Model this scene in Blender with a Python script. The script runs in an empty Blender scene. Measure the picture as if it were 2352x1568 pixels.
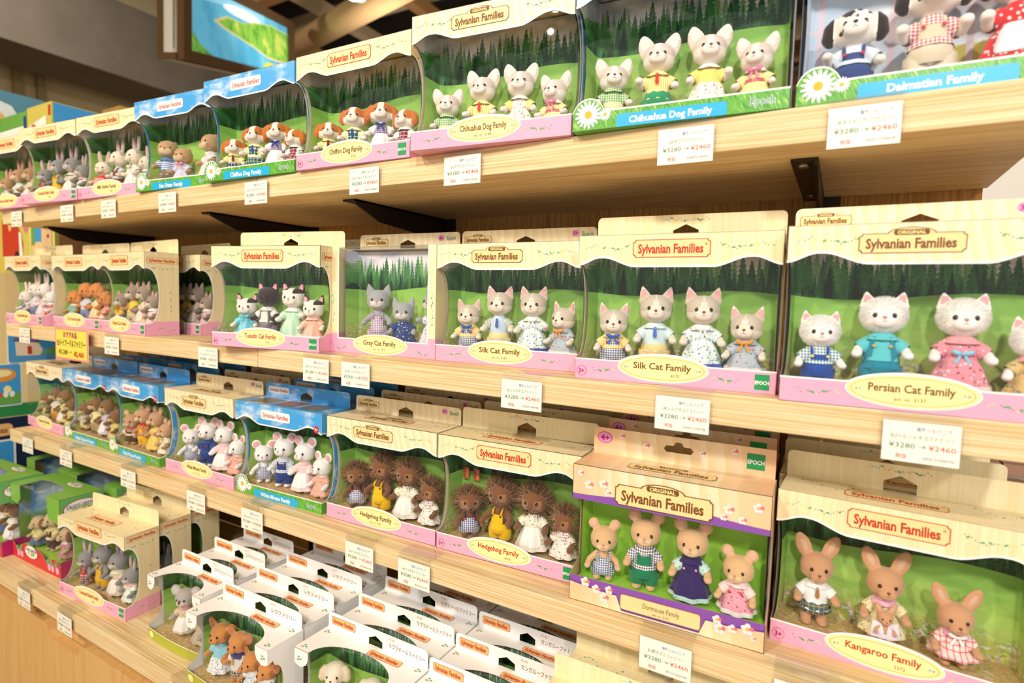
import bpy, math, random
import numpy as np
from mathutils import Vector, Matrix
random.seed(7)
SC = bpy.context.scene
COL = SC.collection
R = math.radians
# ------------------------------------------------------------------ camera, world, lights, exposure
cam_d = bpy.data.cameras.new('camera'); cam = bpy.data.objects.new('camera', cam_d); COL.objects.link(cam)
cam_d.sensor_fit = 'HORIZONTAL'; cam_d.sensor_width = 36.0; cam_d.lens = 1311.43 / 2352 * 36
cam_d.clip_start = 0.02; cam_d.clip_end = 60
def camera_matrix(pitch, yaw, roll, loc):
    p, y, r = R(pitch), R(yaw), R(roll)
    fwd = Vector((-math.sin(y)*math.cos(p), math.cos(y)*math.cos(p), -math.sin(p)))
    right = Vector((math.cos(y), math.sin(y), 0)); up = right.cross(fwd)
    r2 = right*math.cos(r) + up*math.sin(r); u2 = -right*math.sin(r) + up*math.cos(r)
    m = Matrix((r2, u2, -fwd)).transposed().to_4x4(); m.translation = loc
    return m
cam.matrix_world = camera_matrix(4.0075, 29.8535, 1.5742, Vector((0, 0, 1.40)))
cam_d.dof.use_dof = True; cam_d.dof.focus_distance = 0.80; cam_d.dof.aperture_fstop = 4.0
SC.camera = cam
world = bpy.data.worlds.new('world'); SC.world = world; world.use_nodes = True
world.node_tree.nodes['Background'].inputs[0].default_value = (1.0, 0.935, 0.85, 1)
world.node_tree.nodes['Background'].inputs[1].default_value = 1.15
def area_light(name, loc, target, size, power, color=(1, 0.96, 0.90)):
    d = bpy.data.lights.new(name, 'AREA'); d.shape = 'DISK'; d.size = size; d.energy = power; d.color = color
    o = bpy.data.objects.new(name, d); COL.objects.link(o); o.location = loc
    o.rotation_euler = (Vector(target) - Vector(loc)).to_track_quat('-Z', 'Y').to_euler()
    return o
area_light('spot_or_fill_light', (0.45, -1.55, 2.75), (-0.15, 0.65, 1.25), 0.16, 35)
area_light('spot_or_fill_light', (-0.95, -1.35, 2.85), (-0.75, 0.65, 1.2), 0.16, 30, (1, 0.87, 0.68))
area_light('spot_or_fill_light', (-2.15, -0.9, 2.85), (-1.6, 0.65, 1.1), 0.16, 24, (1, 0.77, 0.48))
area_light('spot_or_fill_light', (1.35, -1.5, 2.6), (0.05, 0.7, 1.3), 0.18, 22)
area_light('spot_or_fill_light', (-3.9, 0.9, 3.3), (-5.9, 2.6, 2.6), 0.3, 60)  # added fill lamp, brightens the far left wall in the background
area_light('spot_or_fill_light', (-2.4, 2.6, 2.4), (-2.6, 3.6, 3.9), 0.4, 26)  # added fill hanging below the joists, aimed up to lift the dark ceiling
SC.view_settings.view_transform = 'Standard'; SC.view_settings.look = 'None'
SC.view_settings.exposure = -0.16; SC.view_settings.gamma = 1.0; SC.view_settings.use_curve_mapping = False
cy = SC.cycles
cy.max_bounces = 7; cy.diffuse_bounces = 3; cy.glossy_bounces = 3; cy.transmission_bounces = 4
cy.transparent_max_bounces = 16; cy.caustics_reflective = False; cy.caustics_refractive = False
cy.sample_clamp_indirect = 6.0

# ------------------------------------------------------------------ materials
def srgb(h):
    h = h.lstrip('#'); v = [int(h[i:i+2], 16)/255 for i in (0, 2, 4)]
    return tuple((c/12.92 if c <= .04045 else ((c+.055)/1.055)**2.4) for c in v) + (1.0,)
MATS = {}
def mat(name, color='#ffffff', rough=0.6, spec=0.3, sheen=0.0, metal=0.0, emit=0.0, coat=0.0):
    if name in MATS: return MATS[name]
    m = bpy.data.materials.new(name); m.use_nodes = True
    b = m.node_tree.nodes['Principled BSDF']; c = srgb(color) if isinstance(color, str) else color
    b.inputs['Base Color'].default_value = c; b.inputs['Roughness'].default_value = rough
    b.inputs['Specular IOR Level'].default_value = spec; b.inputs['Metallic'].default_value = metal
    if sheen: b.inputs['Sheen Weight'].default_value = sheen; b.inputs['Sheen Roughness'].default_value = .5
    if coat: b.inputs['Coat Weight'].default_value = coat; b.inputs['Coat Roughness'].default_value = .15
    if emit: b.inputs['Emission Color'].default_value = c; b.inputs['Emission Strength'].default_value = emit
    MATS[name] = m
    return m
class NB:
    """small node-graph builder; coordinates are the object's own, in millimetres"""
    def __init__(s, name, rough=.6, spec=.3, sheen=0, coat=0):
        s.m = mat(name, '#ffffff', rough, spec, sheen, 0, 0, coat); s.t = s.m.node_tree; s.b = s.t.nodes['Principled BSDF']
        tc = s.t.nodes.new('ShaderNodeTexCoord'); mp = s.t.nodes.new('ShaderNodeVectorMath'); mp.operation = 'SCALE'
        mp.inputs['Scale'].default_value = 1000; s.t.links.new(tc.outputs['Object'], mp.inputs[0]); s.v = mp.outputs[0]
        sp = s.t.nodes.new('ShaderNodeSeparateXYZ'); s.t.links.new(s.v, sp.inputs[0]); s.x, s.y, s.z = sp.outputs
    def put(s, inp, v):
        if isinstance(v, bpy.types.NodeSocket): s.t.links.new(v, inp)
        else: inp.default_value = v
    def f(s, op, a, b=0.0, c=0.0):
        n = s.t.nodes.new('ShaderNodeMath'); n.operation = op
        s.put(n.inputs[0], a); s.put(n.inputs[1], b); s.put(n.inputs[2], c)
        return n.outputs[0]
    def vec(s, x, y, z):
        n = s.t.nodes.new('ShaderNodeCombineXYZ'); s.put(n.inputs[0], x); s.put(n.inputs[1], y); s.put(n.inputs[2], z); return n.outputs[0]
    def scale(s, v, k):
        n = s.t.nodes.new('ShaderNodeVectorMath'); n.operation = 'MULTIPLY'; s.put(n.inputs[0], v); n.inputs[1].default_value = k; return n.outputs[0]
    def noise(s, v, scale=1.0, detail=2.0, rough=.5):
        n = s.t.nodes.new('ShaderNodeTexNoise'); s.put(n.inputs['Vector'], v); n.inputs['Scale'].default_value = scale
        n.inputs['Detail'].default_value = detail; n.inputs['Roughness'].default_value = rough; return n.outputs['Fac']
    def white(s, v, dim='1D'):
        n = s.t.nodes.new('ShaderNodeTexWhiteNoise'); n.noise_dimensions = dim
        s.put(n.inputs['W' if dim == '1D' else 'Vector'], v); return n.outputs['Value']
    def vor(s, v, scale=1.0):
        n = s.t.nodes.new('ShaderNodeTexVoronoi'); s.put(n.inputs['Vector'], v); n.inputs['Scale'].default_value = scale
        return n.outputs['Distance'], n.outputs['Color']
    def mix(s, fac, a, b):
        n = s.t.nodes.new('ShaderNodeMix'); n.data_type = 'RGBA'
        s.put(n.inputs[0], fac); s.put(n.inputs[6], srgb(a) if isinstance(a, str) else a); s.put(n.inputs[7], srgb(b) if isinstance(b, str) else b)
        return n.outputs[2]
    def gt(s, a, b): return s.f('GREATER_THAN', a, b)
    def lt(s, a, b): return s.f('LESS_THAN', a, b)
    def smooth(s, a, lo, hi):
        n = s.t.nodes.new('ShaderNodeMapRange'); n.interpolation_type = 'SMOOTHSTEP'; s.put(n.inputs[0], a)
        n.inputs[1].default_value = lo; n.inputs[2].default_value = hi; return n.outputs[0]
    def sepc(s, c):
        n = s.t.nodes.new('ShaderNodeSeparateColor'); s.put(n.inputs[0], c); return n.outputs
    def fr(s, a): return s.f('FRACT', a)
    def out(s, col, bump=None, bs=.2):
        s.t.links.new(col, s.b.inputs['Base Color'])
        if bump is not None:
            n = s.t.nodes.new('ShaderNodeBump'); n.inputs['Strength'].default_value = bs; n.inputs['Distance'].default_value = .0006
            s.t.links.new(bump, n.inputs['Height']); s.t.links.new(n.outputs[0], s.b.inputs['Normal'])
        return s.m
def wood(name, kx, ky, kz, c1, c2, rough=.55):
    n = NB(name, rough, .3)
    g = n.noise(n.scale(n.v, (kx, ky, kz)), 1.0, 3, .6); g2 = n.noise(n.scale(n.v, (kx*.3, ky*.25, kz*.25)), 1.0, 2)
    fine = n.noise(n.scale(n.v, (kx*1.5, ky*2.4, kz*2.4)), 1.0, 2, .5)
    k = n.f('ADD', n.f('ADD', n.f('MULTIPLY', n.smooth(g, .40, .62), .42), n.f('MULTIPLY', n.smooth(fine, .46, .62), .42)), n.f('MULTIPLY', g2, .22))
    return n.out(n.mix(k, c1, c2))
WOOD = wood('ash_wood', .005, .12, .36, '#efdcb4', '#d3ac70')
WOODV = wood('ash_wood_upright_grain', .22, .14, .004, '#c9974f', '#9c6a2e')
WOODC = wood('ash_wood_cabinet', .07, .07, .003, '#d9b173', '#cfa364')
PAPER_CREAM = None
def card_stripes():
    n = NB('cream_striped_card', .42, .4)
    a = n.noise(n.vec(n.f('MULTIPLY', n.x, .22), n.f('MULTIPLY', n.y, .22), n.f('MULTIPLY', n.z, .004)), 1.0, 2)
    fine = n.smooth(n.f('SINE', n.f('MULTIPLY', n.x, 2.4)), -.4, 1)
    k = n.f('ADD', n.f('MULTIPLY', n.smooth(a, .35, .65), .6), n.f('MULTIPLY', fine, .4))
    return n.out(n.mix(k, '#f5e9c2', '#ecd9a6'))
def card_grain():
    n = NB('cream_wood_printed_card', .38, .45)
    w = n.noise(n.vec(n.f('MULTIPLY', n.x, .012), n.f('MULTIPLY', n.y, .012), n.f('MULTIPLY', n.z, .012)), 1.0, 2)
    u = n.fr(n.f('ADD', n.f('MULTIPLY', n.f('ADD', n.x, n.f('MULTIPLY', n.z, .12)), .075), n.f('MULTIPLY', w, 3.2)))
    return n.out(n.mix(n.smooth(u, .05, .95), '#f3dcae', '#f8ecca'))
def card_apricot():
    n = NB('apricot_wood_printed_card', .38, .45)
    u = n.fr(n.f('MULTIPLY', n.f('ADD', n.x, n.f('MULTIPLY', n.z, .14)), .05)); e = n.smooth(n.f('ABSOLUTE', n.x), 40, 110)
    return n.out(n.mix(e, n.mix(n.smooth(u, .02, .98), '#f2d6a6', '#f8e6c4'), '#f3c69a'))
def card_sky():
    n = NB('sky_printed_card', .3, .5)
    a = n.noise(n.scale(n.v, (.016, .03, .03)), 1.0, 4, .62)
    return n.out(n.mix(n.smooth(a, .45, .68), '#45a6ea', '#e2f1ff'))
def grass_print():
    n = NB('grass_printed_card', .3, .5)
    a = n.noise(n.vec(n.f('MULTIPLY', n.f('ADD', n.x, n.f('MULTIPLY', n.z, .5)), .55), 0.0, n.f('MULTIPLY', n.z, .09)), 1.0, 3, .6)
    c = n.mix(n.smooth(a, .3, .52), '#2f7a2c', '#63b13c')
    return n.out(n.mix(n.smooth(a, .55, .72), c, '#d4e486'))
def forest(name, k=1.0):
    n = NB(name, .55, .25)
    X, Z = n.f('MULTIPLY', n.x, k), n.f('MULTIPLY', n.z, k); V = n.vec(X, n.y, Z)
    j = n.noise(n.scale(V, (.5, .5, .5)), 1.0, 2)
    col = n.mix(n.smooth(n.noise(n.scale(V, (.012, .02, .03)), 1.0, 3), .42, .62), '#b9bcd6', '#ece6ee')
    for w, base, amp, c1, c2, off in ((9.0, 134, 30, '#4a7c5c', '#7fa872', 3.1), (6.6, 126, 36, '#2b6543', '#5d9656', 17.7), (10.7, 116, 50, '#1d4f36', '#4a8a4a', 41.3), (7.9, 104, 34, '#143c2a', '#3b7742', 71.9)):
        u = n.f('ADD', n.f('DIVIDE', X, w), off); cell = n.f('FLOOR', u); rw = n.white(cell)
        fr = n.f('ABSOLUTE', n.f('SUBTRACT', n.fr(u), .5))
        down = n.f('SUBTRACT', n.f('ADD', base, n.f('MULTIPLY', rw, amp)), Z)          # distance below the tip
        tier = n.f('ADD', .55, n.f('MULTIPLY', n.fr(n.f('ADD', n.f('DIVIDE', down, 5.5), rw)), .5))
        half = n.f('MULTIPLY', n.f('MULTIPLY', down, .027), n.f('ADD', tier, n.f('MULTIPLY', n.f('SUBTRACT', j, .5), .9)))
        tex = n.noise(n.scale(V, (.42, .42, .3)), 1.0, 4, .75)
        light = n.smooth(n.f('ADD', tex, n.f('MULTIPLY', n.f('SUBTRACT', n.white(n.f('ADD', cell, 9.5)), .5), .5)), .34, .66)
        col = n.mix(n.lt(fr, half), col, n.mix(light, c1, c2))
    col = n.mix(n.f('MULTIPLY', n.smooth(n.f('ADD', Z, n.f('MULTIPLY', j, 26)), 142, 112), n.smooth(n.noise(n.scale(V, (.11, .11, .025)), 1.0, 3), .36, .62)), col, '#1f2419')
    hill = n.f('ADD', 105.0, n.f('MULTIPLY', n.f('SINE', n.f('MULTIPLY', X, .028)), 4.0))
    mead = n.mix(n.smooth(Z, 110, 52), '#8cc258', '#b2d66c')
    mead = n.mix(n.f('MULTIPLY', n.smooth(n.noise(n.scale(V, (.02, .02, .09)), 1.0, 3), .45, .7), .5), mead, '#76ad4a')
    col = n.mix(n.lt(Z, hill), col, mead)
    d, vc = n.vor(n.scale(V, (.36, .36, .42)), 1.0); ch = n.sepc(vc)
    fl = n.mix(n.gt(ch[0], .5), n.mix(n.gt(ch[1], .5), '#e9dfe8', '#d8a8ac'), n.mix(n.gt(ch[1], .45), '#dfd96a', '#8aae4a'))
    fl = n.mix(n.smooth(n.noise(n.scale(V, (.12, .12, .12)), 1.0, 3), .35, .65), fl, '#b3bf5e')
    return n.out(n.mix(n.smooth(n.f('ADD', Z, n.f('MULTIPLY', j, 30)), 70, 40), col, fl))
def meadow_floor():
    n = NB('flower_meadow_print', .55, .25)
    d, vc = n.vor(n.scale(n.v, (.34, .5, .34)), 1.0); ch = n.sepc(vc)
    a = n.mix(n.gt(ch[0], .55), n.mix(n.gt(ch[1], .5), '#e7cfc0', '#d99a86'), n.mix(n.gt(ch[1], .5), '#cfc163', '#a7ad55'))
    return n.out(n.mix(n.smooth(n.noise(n.scale(n.v, (.05, .2, .1)), 1.0, 3), .3, .7), a, '#c9a56c'))
def window_print():
    n = NB('pale_window_print', .55, .25)
    gx = n.lt(n.f('ABSOLUTE', n.f('SUBTRACT', n.fr(n.f('DIVIDE', n.f('ADD', n.x, 500.0), 62.0)), .5)), .045); gz = n.lt(n.f('ABSOLUTE', n.f('SUBTRACT', n.z, 92.0)), 1.6)
    col = n.mix(n.smooth(n.noise(n.scale(n.v, (.02, .02, .02)), 1.0, 2), .4, .65), '#cfe0f2', '#e9f0f8')
    col = n.mix(n.f('MULTIPLY', n.lt(n.z, 58.0), n.gt(n.x, -20.0)), col, '#d9cf5c')
    return n.out(n.mix(n.f('MAXIMUM', gx, gz), col, '#efd9e2'))
def sheen_factor(t, f0):
    lw = t.nodes.new('ShaderNodeLayerWeight'); lw.inputs[0].default_value = .5
    p = t.nodes.new('ShaderNodeMath'); p.operation = 'POWER'; t.links.new(lw.outputs['Facing'], p.inputs[0]); p.inputs[1].default_value = 5
    q = t.nodes.new('ShaderNodeMath'); q.operation = 'MULTIPLY_ADD'; t.links.new(p.outputs[0], q.inputs[0]); q.inputs[1].default_value = .75; q.inputs[2].default_value = f0
    return q.outputs[0]
def film_mat():
    m = bpy.data.materials.new('clear_film'); m.use_nodes = True; t = m.node_tree; t.nodes.clear()
    o = t.nodes.new('ShaderNodeOutputMaterial'); mx = t.nodes.new('ShaderNodeMixShader'); tr = t.nodes.new('ShaderNodeBsdfTransparent')
    gl = t.nodes.new('ShaderNodeBsdfGlossy'); fr = sheen_factor(t, .035)
    tr.inputs[0].default_value = (.985, .985, .985, 1); gl.inputs['Roughness'].default_value = .03
    tc = t.nodes.new('ShaderNodeTexCoord'); nz = t.nodes.new('ShaderNodeTexNoise'); nz.inputs['Scale'].default_value = 26; nz.inputs['Detail'].default_value = 1
    bp = t.nodes.new('ShaderNodeBump'); bp.inputs['Strength'].default_value = .35; bp.inputs['Distance'].default_value = .004
    t.links.new(tc.outputs['Object'], nz.inputs['Vector']); t.links.new(nz.outputs['Fac'], bp.inputs['Height']); t.links.new(bp.outputs[0], gl.inputs['Normal'])
    t.links.new(fr, mx.inputs[0]); t.links.new(tr.outputs[0], mx.inputs[1]); t.links.new(gl.outputs[0], mx.inputs[2]); t.links.new(mx.outputs[0], o.inputs[0])
    return m
def sky_land():
    n = NB('sky_and_meadow_print', .55, .25)
    a = n.mix(n.smooth(n.noise(n.scale(n.v, (.02, .02, .03)), 1.0, 3), .42, .62), '#5f9ed0', '#c9d8e4')
    return n.out(n.mix(n.smooth(n.f('ADD', n.z, n.f('MULTIPLY', n.noise(n.scale(n.v, (.03, .03, .03)), 1.0, 2), 40)), 120, 100), a, '#7fae4e'))
SKYLAND = sky_land()
CREAM, GRAIN, APRI, SKY, GRASS = card_stripes(), card_grain(), card_apricot(), card_sky(), grass_print()
FOREST, FORESTW, MEADOW, WINPRINT, FILM = forest('forest_print'), forest('small_forest_print', 1.4), meadow_floor(), window_print(), film_mat()
WHITE = mat('white_card', '#fbfaf8', .4, .4); PINK = mat('pink_card', '#f0acc9', .4, .4); GREY = mat('grey_board', '#b9b2a6', .8, .1)
YEL = mat('yellow_plate', '#f7eea8', .4, .4); BROWN = mat('brown_ink', '#7a4a1e', .5, .3); RED = mat('red_ink', '#c23a22', .5, .3)
LGREEN = mat('leaf_ink', '#5fae78', .5, .2); LBLUE = mat('pale_blue_ink', '#9cc4d8', .5, .2); LRED = mat('berry_ink', '#d2574f', .5, .2); LLIME = mat('lime_leaf_ink', '#d9e08c', .5, .2)
PLAQ = mat('plaque_wood_print', '#f2d99c', .42, .4); EGREEN = mat('green_mark', '#1f9a58', .4, .4); MAG = mat('magenta_ink', '#b3246e', .45, .3); BADGE = mat('badge_pink', '#e79ad4', .42, .4)
BLUEP = mat('blue_plate', '#1fb0e6', .32, .5); TEAL = mat('teal_ink', '#1f8f86', .45, .3); PURP = mat('purple_card', '#8a52ae', .35, .5); PURPD = mat('dark_purple_ink', '#5a2f86', .4, .4)
LIME = mat('lime_card', '#a2da4c', .5, .3); ORYEL = mat('flower_yellow', '#eeb62a', .5, .3); PETAL = mat('white_petal', '#fafafc', .45, .3); BLOS = mat('blossom_ink', '#f8e3e6', .45, .3); BLOSR = mat('blossom_red_ink', '#d8788a', .45, .3)
OCHRE = mat('ochre_ink', '#b98a3c', .5, .3); REDB = mat('red_badge', '#d6262e', .4, .4); PLAQO = mat('orange_plaque', '#f3bd78', .42, .4); OLIVE = mat('olive_card', '#b4b83a', .42, .4)
ACRYL = None

# ------------------------------------------------------------------ mesh building
class MB:
    def __init__(s): s.v = []; s.f = []; s.mi = []; s.mats = []; s.sm = []
    def m(s, material):
        if material not in s.mats: s.mats.append(material)
        return s.mats.index(material)
    def add(s, vs, fs, material, smooth=False):
        o = len(s.v); s.v.extend(tuple(map(float, p)) for p in vs); k = s.m(material)
        for f in fs: s.f.append(tuple(i+o for i in f)); s.mi.append(k); s.sm.append(smooth)
        return s
    def box(s, x0, x1, y0, y1, z0, z1, material):
        v = [(x, y, z) for x in (x0, x1) for y in (y0, y1) for z in (z0, z1)]
        return s.add(v, [(0, 1, 3, 2), (4, 6, 7, 5), (0, 4, 5, 1), (2, 3, 7, 6), (0, 2, 6, 4), (1, 5, 7, 3)], material)
    def prism(s, poly, fn, d0, d1, material, side=None):
        """poly in (a,b); fn(a,b,d)->xyz; d0 front, d1 back"""
        n = len(poly); v = [fn(a, b, d0) for a, b in poly] + [fn(a, b, d1) for a, b in poly]
        s.add(v, [tuple(range(n)), tuple(range(2*n-1, n-1, -1))], material)
        return s.add(v, [(i, i+n, (i+1) % n+n, (i+1) % n) for i in range(n)], side or material)
    def flat(s, poly, fn, d, material):
        return s.add([fn(a, b, d) for a, b in poly], [tuple(range(len(poly)))], material)
    def strip(s, p0, p1, fn, d, material):
        n = len(p0); return s.add([fn(a, b, d) for a, b in p0] + [fn(a, b, d) for a, b in p1], [(i, i+1, i+1+n, i+n) for i in range(n-1)], material)
    def rings(s, rings, material, cap=True, smooth=True):
        n = len(rings[0]); v = [p for r in rings for p in r]; fs = []
        for k in range(len(rings)-1):
            for i in range(n): j = (i+1) % n; fs.append((k*n+i, k*n+j, (k+1)*n+j, (k+1)*n+i))
        if cap: fs.append(tuple(range(n-1, -1, -1))); fs.append(tuple(range((len(rings)-1)*n, len(rings)*n)))
        return s.add(v, fs, material, smooth)
    def ell(s, c, r, material, seg=14, ring=9, rot=None):
        M = rot if rot is not None else Matrix.Identity(3); rr = []
        for k in range(ring+1):
            t = math.pi*(k/ring) if 0 < k < ring else (1e-3 if k == 0 else math.pi-1e-3)
            rr.append([tuple(Vector(c) + M @ Vector((r[0]*math.sin(t)*math.cos(2*math.pi*i/seg), r[1]*math.sin(t)*math.sin(2*math.pi*i/seg), -r[2]*math.cos(t)))) for i in range(seg)])
        return s.rings(rr, material)
    def tube(s, pts, rad, material, seg=10, cap=True):
        pts = [Vector(p) for p in pts]; rr = []
        for i, p in enumerate(pts):
            t = (pts[min(i+1, len(pts)-1)] - pts[max(i-1, 0)]).normalized()
            a = t.cross(Vector((0, 1, 0)) if abs(t.y) < .9 else Vector((1, 0, 0))).normalized(); b = t.cross(a)
            r = rad[i] if isinstance(rad, (list, tuple)) else rad
            rr.append([tuple(p + a*r*math.cos(2*math.pi*k/seg) + b*r*math.sin(2*math.pi*k/seg)) for k in range(seg)])
        return s.rings(rr, material, cap)
    def lathe(s, prof, material, seg=28, cx=0, cy=0, wave=0, nw=7, cap=False, ph=0.):
        """prof: (z, rx, ry, fold amount)"""
        rr = []
        for z, rx, ry, k in prof:
            rr.append([(cx + rx*(1+wave*k*math.sin(nw*2*math.pi*i/seg+ph))*math.cos(2*math.pi*i/seg), cy + ry*(1+wave*k*math.sin(nw*2*math.pi*i/seg+ph))*math.sin(2*math.pi*i/seg), z) for i in range(seg)])
        return s.rings(rr, material, cap)
    def text(s, txt, fn, a, b, h, d, material, w=None, bold=0, align='C', rot=0):
        V, F, tw, th = glyphs(txt, bold); kx = h if w is None else w/max(tw, 1e-6); ky = h
        ox = {'C': -.5*tw, 'L': 0, 'R': -tw}[align]; c, sn = math.cos(rot), math.sin(rot); vs = []
        for x, y in V:
            X = (x+ox)*kx; Y = (y-.36)*ky; vs.append(fn(a + X*c - Y*sn, b + X*sn + Y*c, d))
        return s.add(vs, F, material)
    def mesh(s, name, k=1.0):
        if k != 1.0: s.v = [(x*k, y*k, z*k) for x, y, z in s.v]
        me = bpy.data.meshes.new(name); me.from_pydata(s.v, [], s.f)
        for m in s.mats: me.materials.append(m)
        me.polygons.foreach_set('material_index', s.mi); me.polygons.foreach_set('use_smooth', s.sm); me.update()
        return me
GLY = {}
def glyphs(txt, bold=0):
    key = (txt, bold)
    if key not in GLY:
        c = bpy.data.curves.new('t', 'FONT'); c.body = txt; c.size = 1; c.resolution_u = 2; c.offset = bold; c.fill_mode = 'FRONT'
        o = bpy.data.objects.new('t', c); COL.objects.link(o); dg = bpy.context.evaluated_depsgraph_get(); dg.update()
        me = o.evaluated_get(dg).to_mesh(); V = [(v.co.x, v.co.y) for v in me.vertices]; F = [tuple(p.vertices) for p in me.polygons]
        o.evaluated_get(dg).to_mesh_clear(); bpy.data.objects.remove(o); bpy.data.curves.remove(c)
        x0 = min([p[0] for p in V] or [0]); x1 = max([p[0] for p in V] or [1]); GLY[key] = ([(x-x0, y) for x, y in V], F, x1-x0, 1)
    return GLY[key]
def link(o, parent=None):
    COL.objects.link(o)
    if parent is not None: o.parent = parent
    return o
def part(name, me, parent, label=None):
    o = link(bpy.data.objects.new(name, me), parent)
    if label: o['label'] = label
    return o
def tag(o, label, cat, group=None):
    o['label'] = label; o['category'] = cat
    if group: o['group'] = group
    return o
def thing(name, label, cat, loc=(0, 0, 0), rz=0, group=None):
    o = link(bpy.data.objects.new(name, None)); o.empty_display_size = .02; o.location = loc; o.rotation_euler = (0, 0, rz)
    return tag(o, label, cat, group)
def struct(name, mb, label=None):
    o = link(bpy.data.objects.new(name, mb.mesh(name))); o['kind'] = 'structure'
    if label: o['label'] = label
    return o
FRONT = lambda a, b, d: (a, -d, b)              # d grows towards the viewer
def SIDER(x): return lambda a, b, d: (x + d, a, b)   # right side: a = depth, b = height
def SIDEL(x): return lambda a, b, d: (x - d, a, b)
def TOP(z): return lambda a, b, d: (a, b, z + d)     # top face: a across, b depth
def ellipse(cx, cz, a, b, n=28): return [(cx + a*math.cos(2*math.pi*i/n), cz + b*math.sin(2*math.pi*i/n)) for i in range(n)]
def rrect(cx, cz, w, h, r, n=4, notch=False):
    P = []
    for sx, sz, a0 in ((1, 1, 0), (-1, 1, 90), (-1, -1, 180), (1, -1, 270)):
        for k in range(n+1):
            a = R(a0 + 90*k/n)
            if notch: a2 = R(a0 - 90 - 90*k/n); P.append((cx + sx*w/2 + r*math.cos(a2), cz + sz*h/2 + r*math.sin(a2)))
            else: P.append((cx + sx*(w/2-r) + r*math.cos(a), cz + sz*(h/2-r) + r*math.sin(a)))
    return P
def vine(mb, fn, x0, x1, z, d, n=16, amp=.003, seed=1):
    rnd = random.Random(seed)
    for i in range(n):
        t = (i+.5)/n; x = x0 + (x1-x0)*t; zz = z + amp*math.sin(t*7) + rnd.uniform(-.0018, .0018); k = rnd.random()
        if k < .34: a, b, m = .0019, .0010, LGREEN
        elif k < .6: a, b, m = .0012, .0008, LBLUE
        elif k < .8: a, b, m = .0015, .0006, LLIME
        else: a, b, m = .0006, .0006, LRED
        th = rnd.uniform(-.9, .9); mb.flat([(x + p*math.cos(th) - q*math.sin(th), zz + p*math.sin(th) + q*math.cos(th)) for p, q in ellipse(0, 0, a, b, 7)], fn, d, m)
def daisy(mb, fn, x, z, r, d):
    for i in range(17):
        t = 2*math.pi*i/17; u = r*.62
        mb.flat([(x + u*math.cos(t) + p*math.cos(t) - q*math.sin(t), z + u*math.sin(t) + p*math.sin(t) + q*math.cos(t)) for p, q in ellipse(0, 0, r*.4, r*.105, 8)], fn, d + .00003*(i % 2), PETAL)
    mb.flat(ellipse(x, z, r*.27, r*.27, 14), fn, d+.0001, ORYEL)
def blossom(mb, fn, x, z, r, d):
    for i in range(5):
        t = 2*math.pi*i/5+.3; mb.flat(ellipse(x + r*.6*math.cos(t), z + r*.6*math.sin(t), r*.46, r*.42, 9), fn, d + .00004*i, BLOSR if i == 0 else BLOS)
    mb.flat(ellipse(x, z, r*.3, r*.3, 8), fn, d+.0003, ORYEL)
def logo(mb, fn, x, z, w, h, d, style):
    """style red / original / sky / white"""
    if style == 'sky':
        mb.flat(rrect(x, z, w, h, h*.22), fn, d, WHITE); mb.text('Sylvanian Families', fn, x, z, h*.7, d+.0002, RED, w*.9, .014); return
    pl = PLAQO if style == 'orange' else PLAQ; ink = RED if style in ('red', 'orange') else BROWN
    mb.flat(rrect(x, z, w*1.022, h*1.09, h*.15, 4, True), fn, d, ink)
    mb.flat(rrect(x, z, w, h, h*.15, 4, True), fn, d+.00012, pl)
    mb.text('Sylvanian Families', fn, x - w*.01, z, h*.76, d+.0003, ink, w*.86, .03)
    if style == 'red': mb.text('®', fn, x + w*.455, z + h*.22, h*.2, d+.0003, ink)
    if style == 'original':
        mb.flat(ellipse(x, z + h*.5, w*.235, h*.36, 22), fn, d-.00006, ink); mb.flat(ellipse(x, z + h*.5, w*.22, h*.31, 22), fn, d+.0002, pl)
        mb.flat(rrect(x, z + h*.575, w*.34, h*.3, h*.13), fn, d+.0004, BROWN); mb.text('ORIGINAL', fn, x, z + h*.575, h*.26, d+.0006, YEL, w*.27, .02)
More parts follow.
